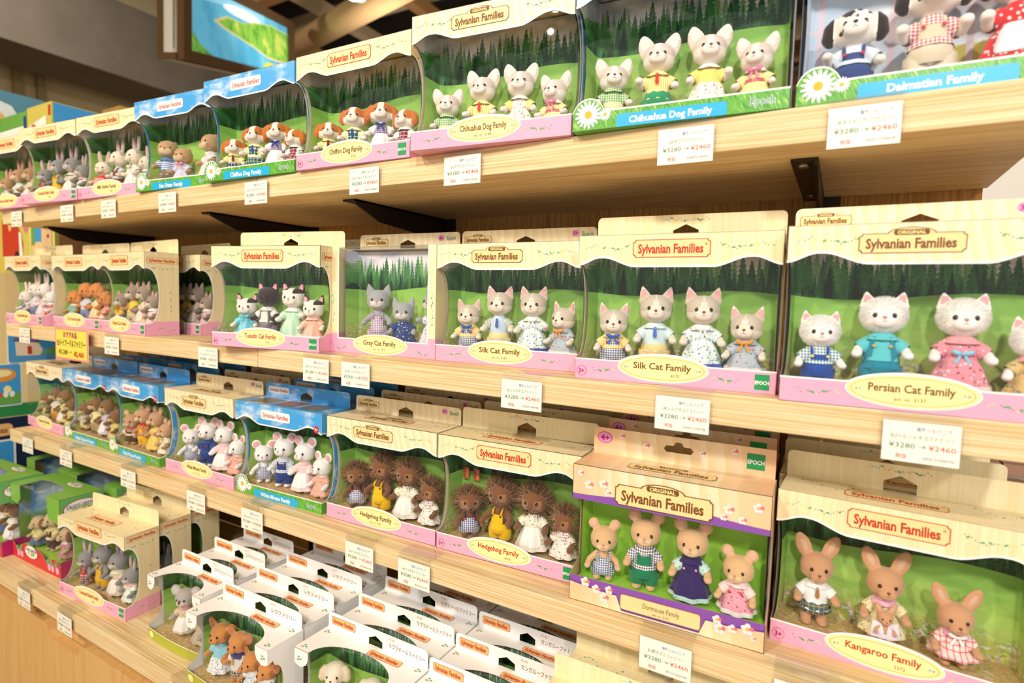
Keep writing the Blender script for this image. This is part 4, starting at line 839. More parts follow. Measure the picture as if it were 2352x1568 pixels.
# --- top shelf
b = toy_box(-1.888, .600, Z1, 4, 'cream doll box at the far left end of the top shelf, cut by the frame', 'cream', 'Brown Rabbit Family', group=G_TOP, redcap=1)
fill(b, [('brownrabbit', 'child', dict(dress='plain:#b9d9d2', sleeve='plain:#e9e2d2'), 'tan rabbit in pale teal', 0), ('brownrabbit', 'adult', dict(pants='plain:#6a5a4a', shirt='plain:#cfe0dc'), 'tan rabbit in teal shirt', 0), ('brownrabbit', 'adult', dict(dress=F+'#e7e2d2:#b98a9a', apron='plain:#f2efe8'), 'tan rabbit in pale apron', 0), ('brownrabbit', 'child', dict(dress='plain:#e9d9d2', collar='plain:#f2efe8'), 'tan rabbit in white collar', -10)], 'the far left top-shelf box')
b = toy_box(-1.662, .592, Z1, 5, 'cream doll box of dark grey rabbits on the top shelf', 'cream', 'Cottontail Rabbit Family', '4030', group=G_TOP, redcap=1)
fill(b, [('greyrabbit', 'child', dict(pants='plaid:#c9352e:#f0e6d0', bib='plain:#c9352e', strap='plain:#c9352e'), 'grey rabbit in red dungarees', 18), ('greyrabbit', 'adult', dict(pants='plain:#f0c22e', bib='plain:#f0c22e'), 'grey rabbit in yellow dungarees', 0), ('greyrabbit', 'adult', dict(dress='plain:#d8cdb8', apron='plain:#f2ece2', collar='plain:#e9e2d2'), 'grey rabbit in white apron', 0), ('greyrabbit', 'child', dict(dress=F+'#eef0e6:#5fa98a', collar='plain:#efb6b6'), 'grey rabbit in green-flecked frock', -12)], 'the top-shelf cottontail box')
b = toy_box(-1.434, .610, Z1, 4.5, 'cream doll box of pale rabbits, one in red, on the top shelf', 'cream', 'Milk Rabbit Family', '4108', group=G_TOP)
fill(b, [('milkrabbit', 'child', dict(dress='plain:#d33a44', sleeve='plain:#d33a44', pouch='plain:#e9a4a0'), 'cream rabbit in red frock', 24), ('milkrabbit', 'adult', dict(pants='plain:#7a4a34', bib='plain:#7a4a34', shirt=G+'#8fa3c0'), 'cream rabbit in brown dungarees', -4), ('milkrabbit', 'adult', dict(dress='plain:#f0ebe2', apron='plain:#f7f4ee', bow='plain:#f7f4ee'), 'cream rabbit in white apron', -6), ('milkrabbit', 'child', dict(dress='plain:#e4d8c8', collar='plain:#f2efe8'), 'cream rabbit in beige frock', -12)], 'the top-shelf milk rabbit box')
b = toy_box(-1.208, .612, Z1, 4, 'blue sky-printed box of brown otters on the top shelf', 'sky', 'Sea Otter Family', group=G_TOP, badge=False)
fill(b, [('otter', 'adult', dict(shirt='hstripe:#5f86c4:#e9eef4', pants='plain:#8a7a66', collar='plain:#5f86c4', untucked=1), 'otter in blue striped shirt', 38), ('otter', 'child', dict(dress='stripe:#b9bfe4:#e6e6f4', bow='plain:#e79aa4'), 'otter in lavender frock', 14), ('otter', 'adult', dict(dress='plain:#e6dfe6', scarf='plain:#f4f0ee'), 'otter in white scarf', -8)], 'the blue otter box', [-.066, -.014, .06])
CHIF = [('chiffon', 'child', dict(shirt='plain:#f0eaa4', pants='plaid:#3d4f80:#c9ccd8', collar='plain:#f0eaa4', tie='plain:#8a2230', untucked=1), 'puppy in pale yellow shirt', 38), ('chiffon', 'adult', dict(pants='plaid:#2f7464:#d6e6dc', bib='plaid:#2f7464:#d6e6dc', shirt='plain:#f2ecc0', tie='plain:#274a9c', collar='plain:#f2ecc0'), 'dog in green plaid trousers', 24), ('chiffon', 'adult', dict(dress='plaid:#c9cce4:#44508e:#a64a5a', sleeve='plain:#f4f1ec', hem='plain:#f7f4f0', apron='plain:#f7f4f0', bow='plain:#25408c', arms=2), 'dog in blue tartan dress', 30), ('chiffon', 'child', dict(dress='plaid:#a32632:#e0c4c0', sleeve='plain:#f4f1ec', collar='plain:#f4f1ec'), 'puppy in red tartan frock', 2)]
b = toy_box(-.977, .608, Z1, 2.2, 'blue sky-printed box of orange and white dogs on the top shelf', 'sky', 'Chiffon Dog Family', group=G_TOP, badge=False); fill(b, CHIF, 'the blue box of orange dogs', None, .037, 1.0)
b = toy_box(-.746, .612, Z1, 1.6, 'cream box of orange and white dogs on the top shelf', 'cream', 'Chiffon Dog Family', '3139', group=G_TOP); fill(b, CHIF, 'the cream box of orange dogs', None, .037, 1.0)
def chi(k): return [('chihuahua', 'child', dict(shirt=G+'#4fa078:#e6eeb4', pants='plain:#f0e6b4', collar=G+'#4fa078:#e6eeb4', untucked=1), 'big-eared puppy in green gingham', 20), ('chihuahua', 'adult', dict(shirt='stripe:#f0d24e:#f8f2cc', pants='plain:#2f9a6a', collar='stripe:#f0d24e:#f8f2cc', tie='plain:#d4362c', untucked=1, arms=k), 'big-eared dog in yellow stripes', 8), ('chihuahua', 'adult', dict(dress=F+'#f4efe2:#d05a6a:#8aa0c4', sleeve='plain:#f2e08a', collar='plain:#f4eee0', arms=2*k) if k == 0 else dict(dress=F+'#f6f0e6:#d4525e:#b8bfd0', shirt='plain:#f2de7a', collar='plain:#f4f0ea', hem=F+'#f6f0e6:#d4525e:#b8bfd0', arms=2), 'big-eared dog in floral dress', 12), ('chihuahua', 'child', dict(dress='plain:#f4e6a0', sleeve='plain:#f4e6a0', collar='plain:#f6f1e8', bow='satin:#e2739a', belt='satin:#cf5a6e'), 'big-eared puppy in yellow frock', -6)]
b = toy_box(-.503, .594, Z1, 5.4, 'cream box with brown lettering holding four big-eared dogs, top shelf', 'orig', 'Chihuahua Dog Family', 'art. nr. 3149', group=G_TOP); fill(b, chi(0), 'the cream big-eared dog box', None, .037, 1.0)
b = toy_box(-.2765, .606, Z1, 3.6, 'daisy and grass box holding four big-eared dogs, top shelf', 'sky', 'Chihuahua Dog Family', group=G_TOP, badge=False); fill(b, chi(1), 'the daisy big-eared dog box', None, .037, 1.02)
b = toy_box(-.050, .621, Z1, 1, 'daisy and grass box of spotted dogs at the top right corner', 'sky', 'Dalmatian Family', group=G_TOP, badge=False, print=1, w=.226)
fill(b, [('dalmatian', 'child', dict(pants='plain:#3c4f8a', bib='plain:#3c4f8a', shirt='plain:#d8e2f0', button='satin:#b8202c', arms=1), 'spotted puppy in blue dungarees', 0), ('dalmatian', 'adult', dict(pants='plain:#e0d2ba', bib='plain:#e0d2ba', shirt=G+'#c8404a', button='satin:#d42a34', arms=3), 'black-eared dog in beige dungarees', 0), ('dalmatian', 'adult', dict(dress='dots:#da3236:#f6eeee', apron='plain:#efe6f0', arms=1), 'black-eared dog in red dotted dress', 0)], 'the spotted dog box', [-.067, -.006, .055], .034, 1.24)
# --- second shelf
b = toy_box(-1.888, .634, Z2, -1.5, 'cream box of white rabbits with dark ears, far left of the second shelf', 'cream', 'Chocolate Rabbit Family', '4150', group=G_SEC, redcap=1)
fill(b, [('whiterabbit', 'child', dict(pants='plain:#5f6ab0', bib='plain:#5f6ab0'), 'white rabbit in violet dungarees', 5), ('whiterabbit', 'adult', dict(pants='plain:#7a86c0', shirt='plain:#d9d2e6'), 'white rabbit in lilac shirt', 0), ('whiterabbit', 'adult', dict(dress='plain:#e6c4d0', apron='plain:#f2dfe4'), 'white rabbit in pink apron', -4), ('whiterabbit', 'child', dict(dress='dots:#de3a3e:#f4e8e6', collar='plain:#f4f0ee'), 'white rabbit in red dotted frock', -12)], 'the far left second-shelf box')
b = toy_box(-1.654, .645, Z2, 0, 'cream box of curly orange poodles on the second shelf', 'cream', 'Toy Poodle Family', '5011', group=G_SEC, redcap=1)
fill(b, [('poodle', 'child', dict(dress='plain:#7fc4b4', collar='plain:#f4f0ea'), 'orange poodle in mint frock', 6), ('poodle', 'adult', dict(shirt=G+'#a4b8d8', pants='plain:#8a9ac0'), 'orange poodle in check shirt', 0), ('poodle', 'adult', dict(dress=F+'#efe2b4:#e07a6a', hem='plain:#e2646a'), 'orange poodle in cream dress', -4), ('poodle', 'child', dict(dress='plain:#efa4a4', apron='plain:#f6e2d8'), 'orange poodle in pink frock', -10)], 'the poodle box')
STRI = [('stripedcat', 'child', dict(shirt='plain:#f2c62e', dress='plain:#e6e0da', puff=0, bow='satin:#d24a3a'), 'grey tabby in yellow shirt', 6), ('stripedcat', 'adult', dict(shirt='plain:#efce4e', pants='plain:#d9cfa8', tie='plain:#c96a3a'), 'grey tabby in yellow waistcoat', 0), ('stripedcat', 'adult', dict(dress=F+'#f2d8c4:#e28a5e:#e8b04e', apron='plain:#f4e0d4'), 'grey tabby in peach floral dress', -4), ('stripedcat', 'child', dict(dress=G+'#ee9aa4', collar='plain:#f6f2ee'), 'grey tabby in pink check frock', -10)]
b = toy_box(-1.430, .643, Z2, -4.5, 'cream box of grey tabby cats with its whole side showing, second shelf', 'cream', 'Striped Cat Family', '5180', group=G_SEC, redcap=1); fill(b, STRI, 'the front tabby cat box')
b = toy_box(-1.386, .733, Z2, -5, 'cream box half hidden behind the front tabby cat box', 'cream', 'Striped Cat Family', '5180', group=G_SEC, redcap=1); fill(b, STRI, 'the half hidden tabby box')
toy_box(-1.33, .825, Z2, -3, 'cream box in the dark third behind the tabby cat boxes', 'cream', 'Striped Cat Family', '5180', group=G_SEC, redcap=1)
b = toy_box(-.935, .592, Z2, 11, 'cream box of black and white cats, turned a little, second shelf', 'cream', 'Tuxedo Cat Family', '5181', group=G_SEC, redcap=1)
fill(b, [('tuxcat', 'child', dict(dress='satin:#6cc8d8', hem='plain:#cfe8ec', belt='satin:#8ad8e4', bow='satin:#6cc8d8'), 'white cat in turquoise satin', 22), ('blackcat', 'adult', dict(shirt='plain:#e6e0da', vest='satin:#5a4a4c', pants='satin:#8a7c80', collar='plain:#efeae4'), 'black cat in silver satin suit', 4), ('tuxcat', 'adult', dict(dress='satin:#bce4c4', collar='plain:#f2f0ea', hem='satin:#d8ecc8', arms=2), 'white cat in mint satin gown', 14), ('tuxcat', 'child', dict(dress='satin:#f2b49c', hem='plain:#f0dcd2', collar='satin:#f4bfae'), 'white cat in peach satin', 14)], 'the tuxedo cat box', [-.066, -.024, .029, .073])
toy_box(-.945, .735, Z2, 3, 'cream box standing in the shade behind the tuxedo cat box', 'cream', 'Tuxedo Cat Family', '5181', group=G_SEC, redcap=1)
b = toy_box(-.723, .663, Z2, 3, 'cream box with a plain rectangular window showing grey cats', 'frame', 'Gray Cat Family', 'art. nr. 1912', group=G_SEC, w=.206)
fill(b, [('graycat', 'adult', dict(pants=G+'#8e4a8e', bib=G+'#8e4a8e', button='satin:#d23a5a'), 'grey cat in purple gingham dungarees', 30), ('graycat', 'child', dict(dress=F+'#33487e:#c9a4c0:#dfe4ee:#5a6a9a', sleeve='plain:#33487e', puff=0), 'grey kitten in navy floral frock', 26), ('graycat', 'adult', dict(dress=F+'#e6dfe8:#7a4aa4:#6a8a5a', arms=1), 'grey cat in lilac floral dress', -8)], 'the rectangular window box', [-.036, .018, .075])
def silk(a): return [('silkcat', 'child', dict(pants=G+'#33518e', bib=G+'#33518e', shirt='plain:#f0d68c', collar='plain:#f0d68c', bow='satin:#2f58b8', button='satin:#c92a34'), 'cream kitten in blue gingham dungarees', 16), ('silkcat', 'adult', dict(shirt='plain:#cfe2e6', pants='plain:#f0d58e', tie='satin:#2f5fc0', untucked=1, collar='plain:#cfe2e6') if a else dict(shirt='plain:#c4d8ea', pants='plain:#f0dd9c', untucked=1, sleeve='stripe:#e0e2d4:#9aa09a', tie='satin:#3a55a8'), 'cream cat in pale blue top', 13), ('silkcat', 'adult', dict(dress=F+'#e2eeee:#5a86b4:#6a9a5a', bow='satin:#f6f4f2', hem='satin:#2f58b8' if a else 'satin:#3b3f9c', collar='plain:#f2f2f0', arms=2-2*a), 'cream cat in leafy dress', 12), ('silkcat', 'child', dict(dress=F+'#b4c0cc:#c25a6a:#6a9a6a', bow='plain:#e59a3a', collar=F+'#b4c0cc:#c25a6a', hem='plain:#e9e4de'), 'cream kitten in grey floral frock', -4 if a else -14)]
b = toy_box(-.515, .671, Z2, 3, 'cream box with brown lettering holding four cream cats, second shelf', 'orig', 'Silk Cat Family', 'art. nr. 3143', group=G_SEC); fill(b, silk(0), 'the brown-lettered cream cat box')
b = toy_box(-.276, .636, Z2, 2.7, 'cream box with red lettering holding four cream cats, second shelf', 'cream', 'Silk Cat Family', '4175', group=G_SEC); fill(b, silk(1), 'the red-lettered cream cat box')
b = toy_box(-.049, .619, Z2, .8, 'cream box of fluffy white cats at the right of the second shelf', 'orig', 'Persian Cat Family', 'art. nr. 3137', group=G_SEC)
fill(b, [('persian', 'child', dict(pants='plain:#2450a8', bib='plain:#2450a8', shirt=G+'#2f8aa4', button='satin:#efe06a'), 'fluffy kitten in blue dungarees', 8), ('persian', 'adult', dict(shirt='plain:#5cc4cc', vest='plain:#1f8fa8', pants='plain:#1f8ba4', button='satin:#d8a83a', collar='plain:#5cc4cc'), 'fluffy white cat in teal waistcoat', 0), ('persian', 'adult', dict(dress=F+'#e294a2:#a83450:#f4dfe4:#b8566c', collar='plain:#f0a0a8', hem='plain:#f0d8d4', bow='satin:#86c4e0', bowz=-8), 'fluffy white cat in pink dress', 0), ('persian', 'child', dict(dress=F+'#d8b878:#4a7ab4:#6a9a4a', bow='satin:#f0b4b8', collar='plain:#efb0b4'), 'fluffy kitten in tan floral frock', -6)], 'the fluffy cat box', [-.079, -.026, .035, .087])
# --- third shelf (front boxes, then the ones queued behind)
def queue(X, Y, ang, n, first, kind, caption, sub, grp, **kw):
    for k in range(1, n):
        toy_box(X - .004*k + math.sin(k*5)*.003, Y + .069*k, Z3, ang*.5, '%s, %s behind it' % (first, ['', 'next', 'second', 'third'][k]), kind, caption, sub, group=grp, **kw)
b = toy_box(-1.881, .670, Z3, -2, 'cream box of brown squirrels at the far left of the third shelf', 'orig', 'Squirrel Family', 'art. nr. 3134', group=G_THI)
SQ = [('squirrel', 'child', dict(pants='plain:#cfc48a', bib='plain:#cfc48a'), 'brown squirrel in olive dungarees', 6), ('squirrel', 'adult', dict(shirt='plain:#e2dccb', pants='plain:#e0a83a'), 'brown squirrel in orange trousers', 0), ('squirrel', 'adult', dict(dress=F+'#e9d98a:#c98a3a', apron='plain:#f2efe6'), 'brown squirrel in white apron', -5), ('squirrel', 'child', dict(dress='plain:#e6d478', collar='plain:#f2e9c4'), 'brown squirrel in yellow frock', -10)]
fill(b, SQ, 'the cream squirrel box'); queue(-1.881, .670, -2, 2, 'plain cream box queued after the cream squirrel box', 'orig', 'Squirrel Family', 'art. nr. 3134', 'boxes queued after the cream squirrels')
b = toy_box(-1.656, .662, Z3, -1, 'blue box of brown squirrels, second along the third shelf', 'sky', 'Maple Squirrel Family', group=G_THI)
fill(b, [('squirrel', 'child', dict(pants='plain:#e0d89a', bib='plain:#e0d89a', button='satin:#e0702a', shirt=G+'#7a86b4'), 'brown squirrel in pale yellow dungarees', 6), ('squirrel', 'adult', dict(shirt='plain:#eee0a4', pants='plain:#b8a070', tie='plain:#8a9ac4'), 'brown squirrel in cream shirt', 0), ('squirrel', 'adult', dict(dress='plain:#cfc0d4', apron='plain:#f4f2ee'), 'brown squirrel in mauve dress', -5), ('squirrel', 'child', dict(dress=F+'#ead87a:#d89a3a'), 'brown squirrel in gold frock', -10)], 'the blue squirrel box')
queue(-1.656, .662, -1, 3, 'blue box queued after the blue squirrel box', 'sky', 'Maple Squirrel Family', '', 'boxes queued after the blue squirrels')
b = toy_box(-1.431, .657, Z3, -2, 'blue box of tan mice with yellow clothes, third along the third shelf', 'sky', 'Field Mouse Family', group=G_THI)
fill(b, [('fieldmouse', 'child', dict(pants='plain:#5a4430', bib='plain:#5a4430', shirt='plain:#e6d2b0', collar='plain:#c96a74'), 'tan mouse in brown dungarees', 24), ('fieldmouse', 'adult', dict(pants='plain:#eeb52e', bib='plain:#eeb52e', shirt='plain:#c9784e', scarf='plain:#cf3a30'), 'tan mouse in red scarf', 0), ('fieldmouse', 'adult', dict(dress=F+'#efd476:#d8903a', arms=2), 'tan mouse in yellow dress', -5), ('fieldmouse', 'child', dict(dress=F+'#f2ead2:#e0a03a:#8aaa5a', bow='plain:#f0c43a'), 'tan mouse in yellow bow', -12)], 'the tan mouse box')
queue(-1.431, .657, -2, 3, 'blue box queued after the tan mouse box', 'sky', 'Field Mouse Family', '', 'boxes queued after the tan mice')
WM = lambda a: [('whitemouse', 'child', dict(pants=G+'#3d5594', bib=G+'#3d5594', button='satin:#5fb4d4'), 'white mouse in blue gingham dungarees', 42), ('whitemouse', 'adult', dict(pants='plain:#2c4488', bib='plain:#2c4488', shirt='plain:#35508e' if a else G+'#8aa0c0', collar='plain:#35508e' if a else G+'#8aa0c0', button='satin:#c8342c'), 'white mouse in navy trousers', 20), ('whitemouse', 'adult', dict(dress='plain:#f2cfd0', apron='plain:#f8f5f2', scarf='plain:#f6d6d6', hem='plain:#f2dcd8', arms=2), 'white mouse in pink apron dress', 8), ('whitemouse', 'child', dict(dress=F+'#f2b4a2:#d8625a:#8aa070', scarf='plain:#f6ddd4'), 'white mouse in coral frock', -4)]
b = toy_box(-1.184, .648, Z3, .3, 'cream box of white mice on the third shelf', 'orig', 'White Mouse Family', 'art. nr. 3121', group=G_THI); fill(b, WM(1), 'the cream white-mouse box')
queue(-1.184, .648, 0, 3, 'cream box queued after the cream white-mouse box', 'orig', 'White Mouse Family', 'art. nr. 3121', 'boxes queued after the cream mice')
b = toy_box(-.955, .649, Z3, 1.2, 'blue box of white mice on the third shelf', 'sky', 'White Mouse Family', group=G_THI); fill(b, WM(0), 'the blue white-mouse box')
queue(-.955, .649, 1, 3, 'blue box queued after the blue white-mouse box', 'sky', 'White Mouse Family', '', 'boxes queued after the blue mice')
HG = [('hedgehog', 'child', dict(pants=G+'#3a4f9a', bib=G+'#3a4f9a', strap='plain:#26304a', button='satin:#d83440'), 'hedgehog in blue gingham dungarees', 34), ('hedgehog', 'adult', dict(pants='plain:#f4c61e', bib='plain:#f4c61e', button='satin:#4a3418'), 'hedgehog in yellow dungarees', 0), ('hedgehog', 'adult', dict(dress=F+'#f2ecda:#e0bc4e:#8a9a6a', apron='plain:#f6f3ee', hem=F+'#f2ecda:#e0bc4e'), 'hedgehog in white apron', 6), ('hedgehog', 'child', dict(dress=F+'#f2ede4:#d8606a:#6a9a6a', collar=F+'#f2ede4:#d8606a'), 'hedgehog in rosy frock', -14)]
b = toy_box(-.722, .654, Z3, 1.5, 'cream box with brown lettering holding four hedgehogs', 'orig', 'Hedgehog Family', 'art. nr. 3122', group=G_THI); fill(b, HG, 'the brown-lettered hedgehog box')
queue(-.722, .654, 1, 3, 'cream box queued after the brown-lettered hedgehog box', 'orig', 'Hedgehog Family', 'art. nr. 3122', 'boxes queued after the brown-lettered hedgehogs')
b = toy_box(-.497, .658, Z3, 2.4, 'cream box with red lettering holding four hedgehogs', 'cream', 'Hedgehog Family', '4018', group=G_THI, redcap=1); fill(b, HG, 'the red-lettered hedgehog box')
queue(-.497, .658, 1, 3, 'cream box queued after the red-lettered hedgehog box', 'cream', 'Hedgehog Family', '4018', 'boxes queued after the red-lettered hedgehogs', redcap=1)
for k in range(2):
    t = thing('toy_comb', 'tiny orange comb behind the film of the red-lettered hedgehog box, ' + ['left one', 'right one'][k], 'comb', (-.4825 + .0190*k, .7105, 1.1290), 0, 'tiny orange combs'); OC = mat('orange_comb_plastic', '#e0744a', .4, .4)
    m = MB(); m.box(-.0050, .0050, 0, .0016, 0, .0165, OC)
    for j in range(6): m.box(-.0050, 0, -.0006, 0, .0015+j*.0026, .0024+j*.0026, mat('comb_slot', '#5a2f20', .6))
    part('comb', m.mesh('comb'), t)
b = toy_box(-.272, .633, Z3, 1.8, 'apricot and purple box of four tan mice before a lime backdrop', 'purple', 'Dormouse Family', 'art. nr. 3131', group=G_THI)
fill(b, [('dormouse', 'child', dict(pants=G+'#3b5f9e', bib=G+'#3b5f9e', button='satin:#7ac4e0'), 'tan mouse in blue gingham dungarees', 16), ('dormouse', 'adult', dict(pants='plain:#17835a', bib='plain:#17835a', shirt=G+'#3a3f66', collar=G+'#3a3f66'), 'tan mouse in green dungarees', 10), ('dormouse', 'adult', dict(dress='plain:#352a64', sleeve=F+'#bfe4da:#d86a7a', collar='plain:#352a64', hem=F+'#bfe4da:#d86a7a', button='satin:#e79ac4'), 'tan mouse in dark purple dress', 4), ('dormouse', 'child', dict(dress=F+'#eda6b4:#c83a72:#7a3444:#a8506a', collar='plain:#f4d8d6', hem='plain:#f4f1ee', button='satin:#d8303a', sleeve='plain:#f4d8d6'), 'tan mouse in pink floral frock', -6)], 'the purple box', [-.079, -.028, .027, .079], .035, 1.06, .0206)
queue(-.272, .633, 1, 3, 'apricot box queued after the purple box', 'purple', 'Dormouse Family', 'art. nr. 3131', 'boxes queued after the purple box')
b = toy_box(-.048, .674, Z3, -2.5, 'cream box of three tan kangaroos at the right of the third shelf', 'cream', 'Kangaroo Family', '5272', group=G_THI, redcap=1)
fill(b, [('kangaroo', 'adult', dict(shirt='plain:#f4f3f0', pants='plaid:#4a6a52:#c8a45a:#3a6a9a', tie='plain:#a9744a', collar='plain:#f6f5f2', untucked=1, cuff=14), 'kangaroo in white shirt and plaid shorts', 14), ('kangaroo', 'adult', dict(dress=F+'#eee3b0:#d86a72:#8aa05a', collar='plain:#eab4cc', pouch='plain:#eee8f2', hemz=13), 'kangaroo in floral dress with pouch', 10), ('kangaroo', 'child', dict(dress='plaid:#f4d4cc:#d83a52:#f8e8e2', collar='plain:#eaa8c4', bow='plain:#f6f2f0', hemz=13, flare=2.0), 'young kangaroo in pink plaid dress', 8)], 'the kangaroo box', [-.072, -.008, .052], .037, 1.0)
doll(b, 'kangaroo', 'child', dict(), -.006, 'tiny kangaroo joey peeking from the white pouch', .0215, 10, .48, .0255)
queue(-.046, .674, 0, 3, 'cream box queued after the kangaroo box', 'cream', 'Kangaroo Family', '5272', 'boxes queued after the kangaroos', redcap=1)
# --- counter
GG = 'green boxes on the counter'
b = toy_box(-1.856, .520, Z4, 1.5, 'green box of brown chipmunks at the left edge of the counter', 'green', group=GG, w=.222, h=.176, dp=.085)
fill(b, [('squirrel', 'child', dict(dress='plain:#c9d8a0'), 'brown chipmunk in green frock', 0), ('squirrel', 'adult', dict(pants='plain:#5a7ab0', shirt='plain:#e6e0d0'), 'brown chipmunk in blue trousers', 0), ('squirrel', 'adult', dict(dress=F+'#efe9e4:#c8404a:#5a86b4', apron='plain:#f4f1ec'), 'brown chipmunk in rosy floral dress', -6)], 'the left green box', [-.06, .005, .07], .04, 1.1, .0206)
b = toy_box(-1.632, .545, Z4, 1.5, 'green box of a tan hound beside the yellow rabbit box', 'green', group=GG, w=.222, h=.172, dp=.085)
fill(b, [('hound', 'child', dict(shirt='plain:#e0d090', dress='plain:#5a7a9a'), 'tan hound pup in blue', 0), ('hound', 'adult', dict(pants='plain:#54383a', bib='plain:#54383a', shirt='plain:#e6d79a', collar='plain:#e6d79a', button='satin:#d8b04a'), 'tan hound in brown dungarees', 4), ('hound', 'child', dict(dress='plain:#c98a94', collar='plain:#f0e6e0'), 'tan hound pup in pink', -10)], 'the right green box', [-.07, -.012, .06], .04, 1.1, .0206)
for k, x in enumerate((-1.84, -1.615)): toy_box(x, .650, Z4, 1, 'green box standing behind the ' + ('left green box' if k == 0 else 'right green box'), 'green', group=GG, w=.222, h=.172, dp=.085)
GY = 'yellow-cream rabbit boxes on the counter'
for k in range(3):
    b = toy_box(-1.350 - .012*k, .524+.072*k, Z4, 4.2-k*.6, 'cream box of grey rabbits on the counter, ' + ['at the front of its line', 'in the middle of its line', 'at the back of its line'][k], 'cream', 'Cottontail Rabbit Family', '4030', group=GY, h=.161, redcap=1)
    if k < 2: fill(b, [('greyrabbit', 'child', dict(pants='plaid:#c9352e:#f0e6d0', bib='plain:#c9352e', strap='plain:#c9352e', button='satin:#efc84a'), 'grey rabbit in red plaid trousers', 5), ('greyrabbit', 'adult', dict(pants='plain:#e9b722', bib='plain:#e9b722'), 'grey rabbit in yellow dungarees', 0), ('greyrabbit', 'adult', dict(dress='plain:#d6c9b2', apron='plain:#efe9e0', collar='plain:#e6dcc4'), 'grey rabbit in white apron', -4), ('greyrabbit', 'child', dict(dress=F+'#eef0e6:#5fa98a', collar='plain:#efb6b6'), 'grey rabbit in green-flecked frock', -10)], ['the front counter rabbit box', 'the middle counter rabbit box'][k], None, .037, 1.06)
def whites(X, Y, w, n, cap, code, nm, dolls, grp, xs=None):
    for k in range(n):
        b = toy_box(X - .003*k, Y + .0655*k, Z4, .3, 'white box with %s on the counter, %s' % (nm, ['nearest of its line', 'second of its line', 'third of its line', 'fourth of its line'][k]), 'white', cap, code, group=grp, w=w, h=.115, dp=.0625)
        if k == 0 and dolls: fill(b, dolls, 'the nearest white %s box' % nm.split()[0], xs, .033, .98, .0106)
whites(-1.046, .537, .158, 3, 'コアラファミリー', 'FS-15', 'koala lettering', [('koala', 'adult', dict(dress=F+'#d9c9a8:#c98a8a', scarf='plain:#e2a09c', apron='plain:#f4efe8'), 'grey koala in pink scarf', 22), ('koala', 'child', dict(dress='plain:#c9b7a0'), 'grey koala in beige', -10), ('koala', 'child', dict(dress='plain:#d8c4b0'), 'grey koala in tan frock', -10)], 'white koala boxes', [-.018, .036, .062])
whites(-.873, .505, .198, 4, 'シカファミリー', 'FS-13', 'deer lettering', [('deer', 'adult', dict(dress=F+'#eef0f0:#5a6fb0:#6a9a5a', shirt='plain:#8ecadc'), 'brown deer in light blue top', 6), ('deer', 'adult', dict(shirt='plain:#d8d4cc', collar='plain:#48487e', pants='plaid:#8a7a6a:#e0d4c0', tie='plain:#d8a04a'), 'brown deer in navy collar', 0), ('deer', 'child', dict(dress=F+'#d8e4ec:#8aa8c8', collar='plain:#f0eeea'), 'fawn in pale blue frock', -4), ('deer', 'child', dict(pants='plain:#4a6a9a', shirt='stripe:#44505e:#f0eee8', collar='plain:#f2efe8'), 'fawn in striped shirt', -8)], 'white deer boxes', [-.058, -.012, .026, .062])
whites(-.653, .533, .196, 4, 'ラブラドールファミリー', 'FS-24', 'labrador lettering', [('labrador', 'adult', dict(shirt='plain:#c4cfd8', pants='plain:#7a7264'), 'cream labrador in grey shirt', 26), ('labrador', 'adult', dict(dress=F+'#e9e2d4:#c98a8a'), 'cream labrador in floral dress', 0), ('labrador', 'child', dict(dress='plain:#e2b8b0'), 'labrador pup in pink', -6)], 'white labrador boxes', [-.050, .022, .068])
whites(-.455, .527, .176, 4, 'カンガルーファミリー', 'FS-03', 'kangaroo lettering', None, 'white kangaroo boxes')
for k in range(4):
    toy_box(-.274, .536+.0665*k, Z4, .5, 'cream box in the line of cream boxes at the right of the counter, ' + ['frontmost', 'second', 'third', 'last'][k], 'cream', 'Mouse Family', '4010', group='cream boxes at the right of the counter')
# ------------------------------------------------------------------ price tags
def acrylic():
    m = bpy.data.materials.new('clear_acrylic'); m.use_nodes = True; t = m.node_tree; t.nodes.clear(); o = t.nodes.new('ShaderNodeOutputMaterial'); mx = t.nodes.new('ShaderNodeMixShader'); tr = t.nodes.new('ShaderNodeBsdfTransparent'); gl = t.nodes.new('ShaderNodeBsdfGlossy'); fr = sheen_factor(t, .045)
    tr.inputs[0].default_value = (.985, .985, .98, 1); gl.inputs['Roughness'].default_value = .06; t.links.new(fr, mx.inputs[0]); t.links.new(tr.outputs[0], mx.inputs[1]); t.links.new(gl.outputs[0], mx.inputs[2]); t.links.new(mx.outputs[0], o.inputs[0]); return m
ACRYL = acrylic()
CARD = mat('price_card', '#f6f4e6', .4, .4); TBLUE = mat('tag_blue_ink', '#2f62b0', .5, .3); TGREEN = mat('tag_green_ink', '#2f7a50', .5, .3); TRED = mat('tag_red_ink', '#d8402f', .5, .3); TGREY = mat('tag_grey_ink', '#6a6a62', .5, .3)
TAGC = {}
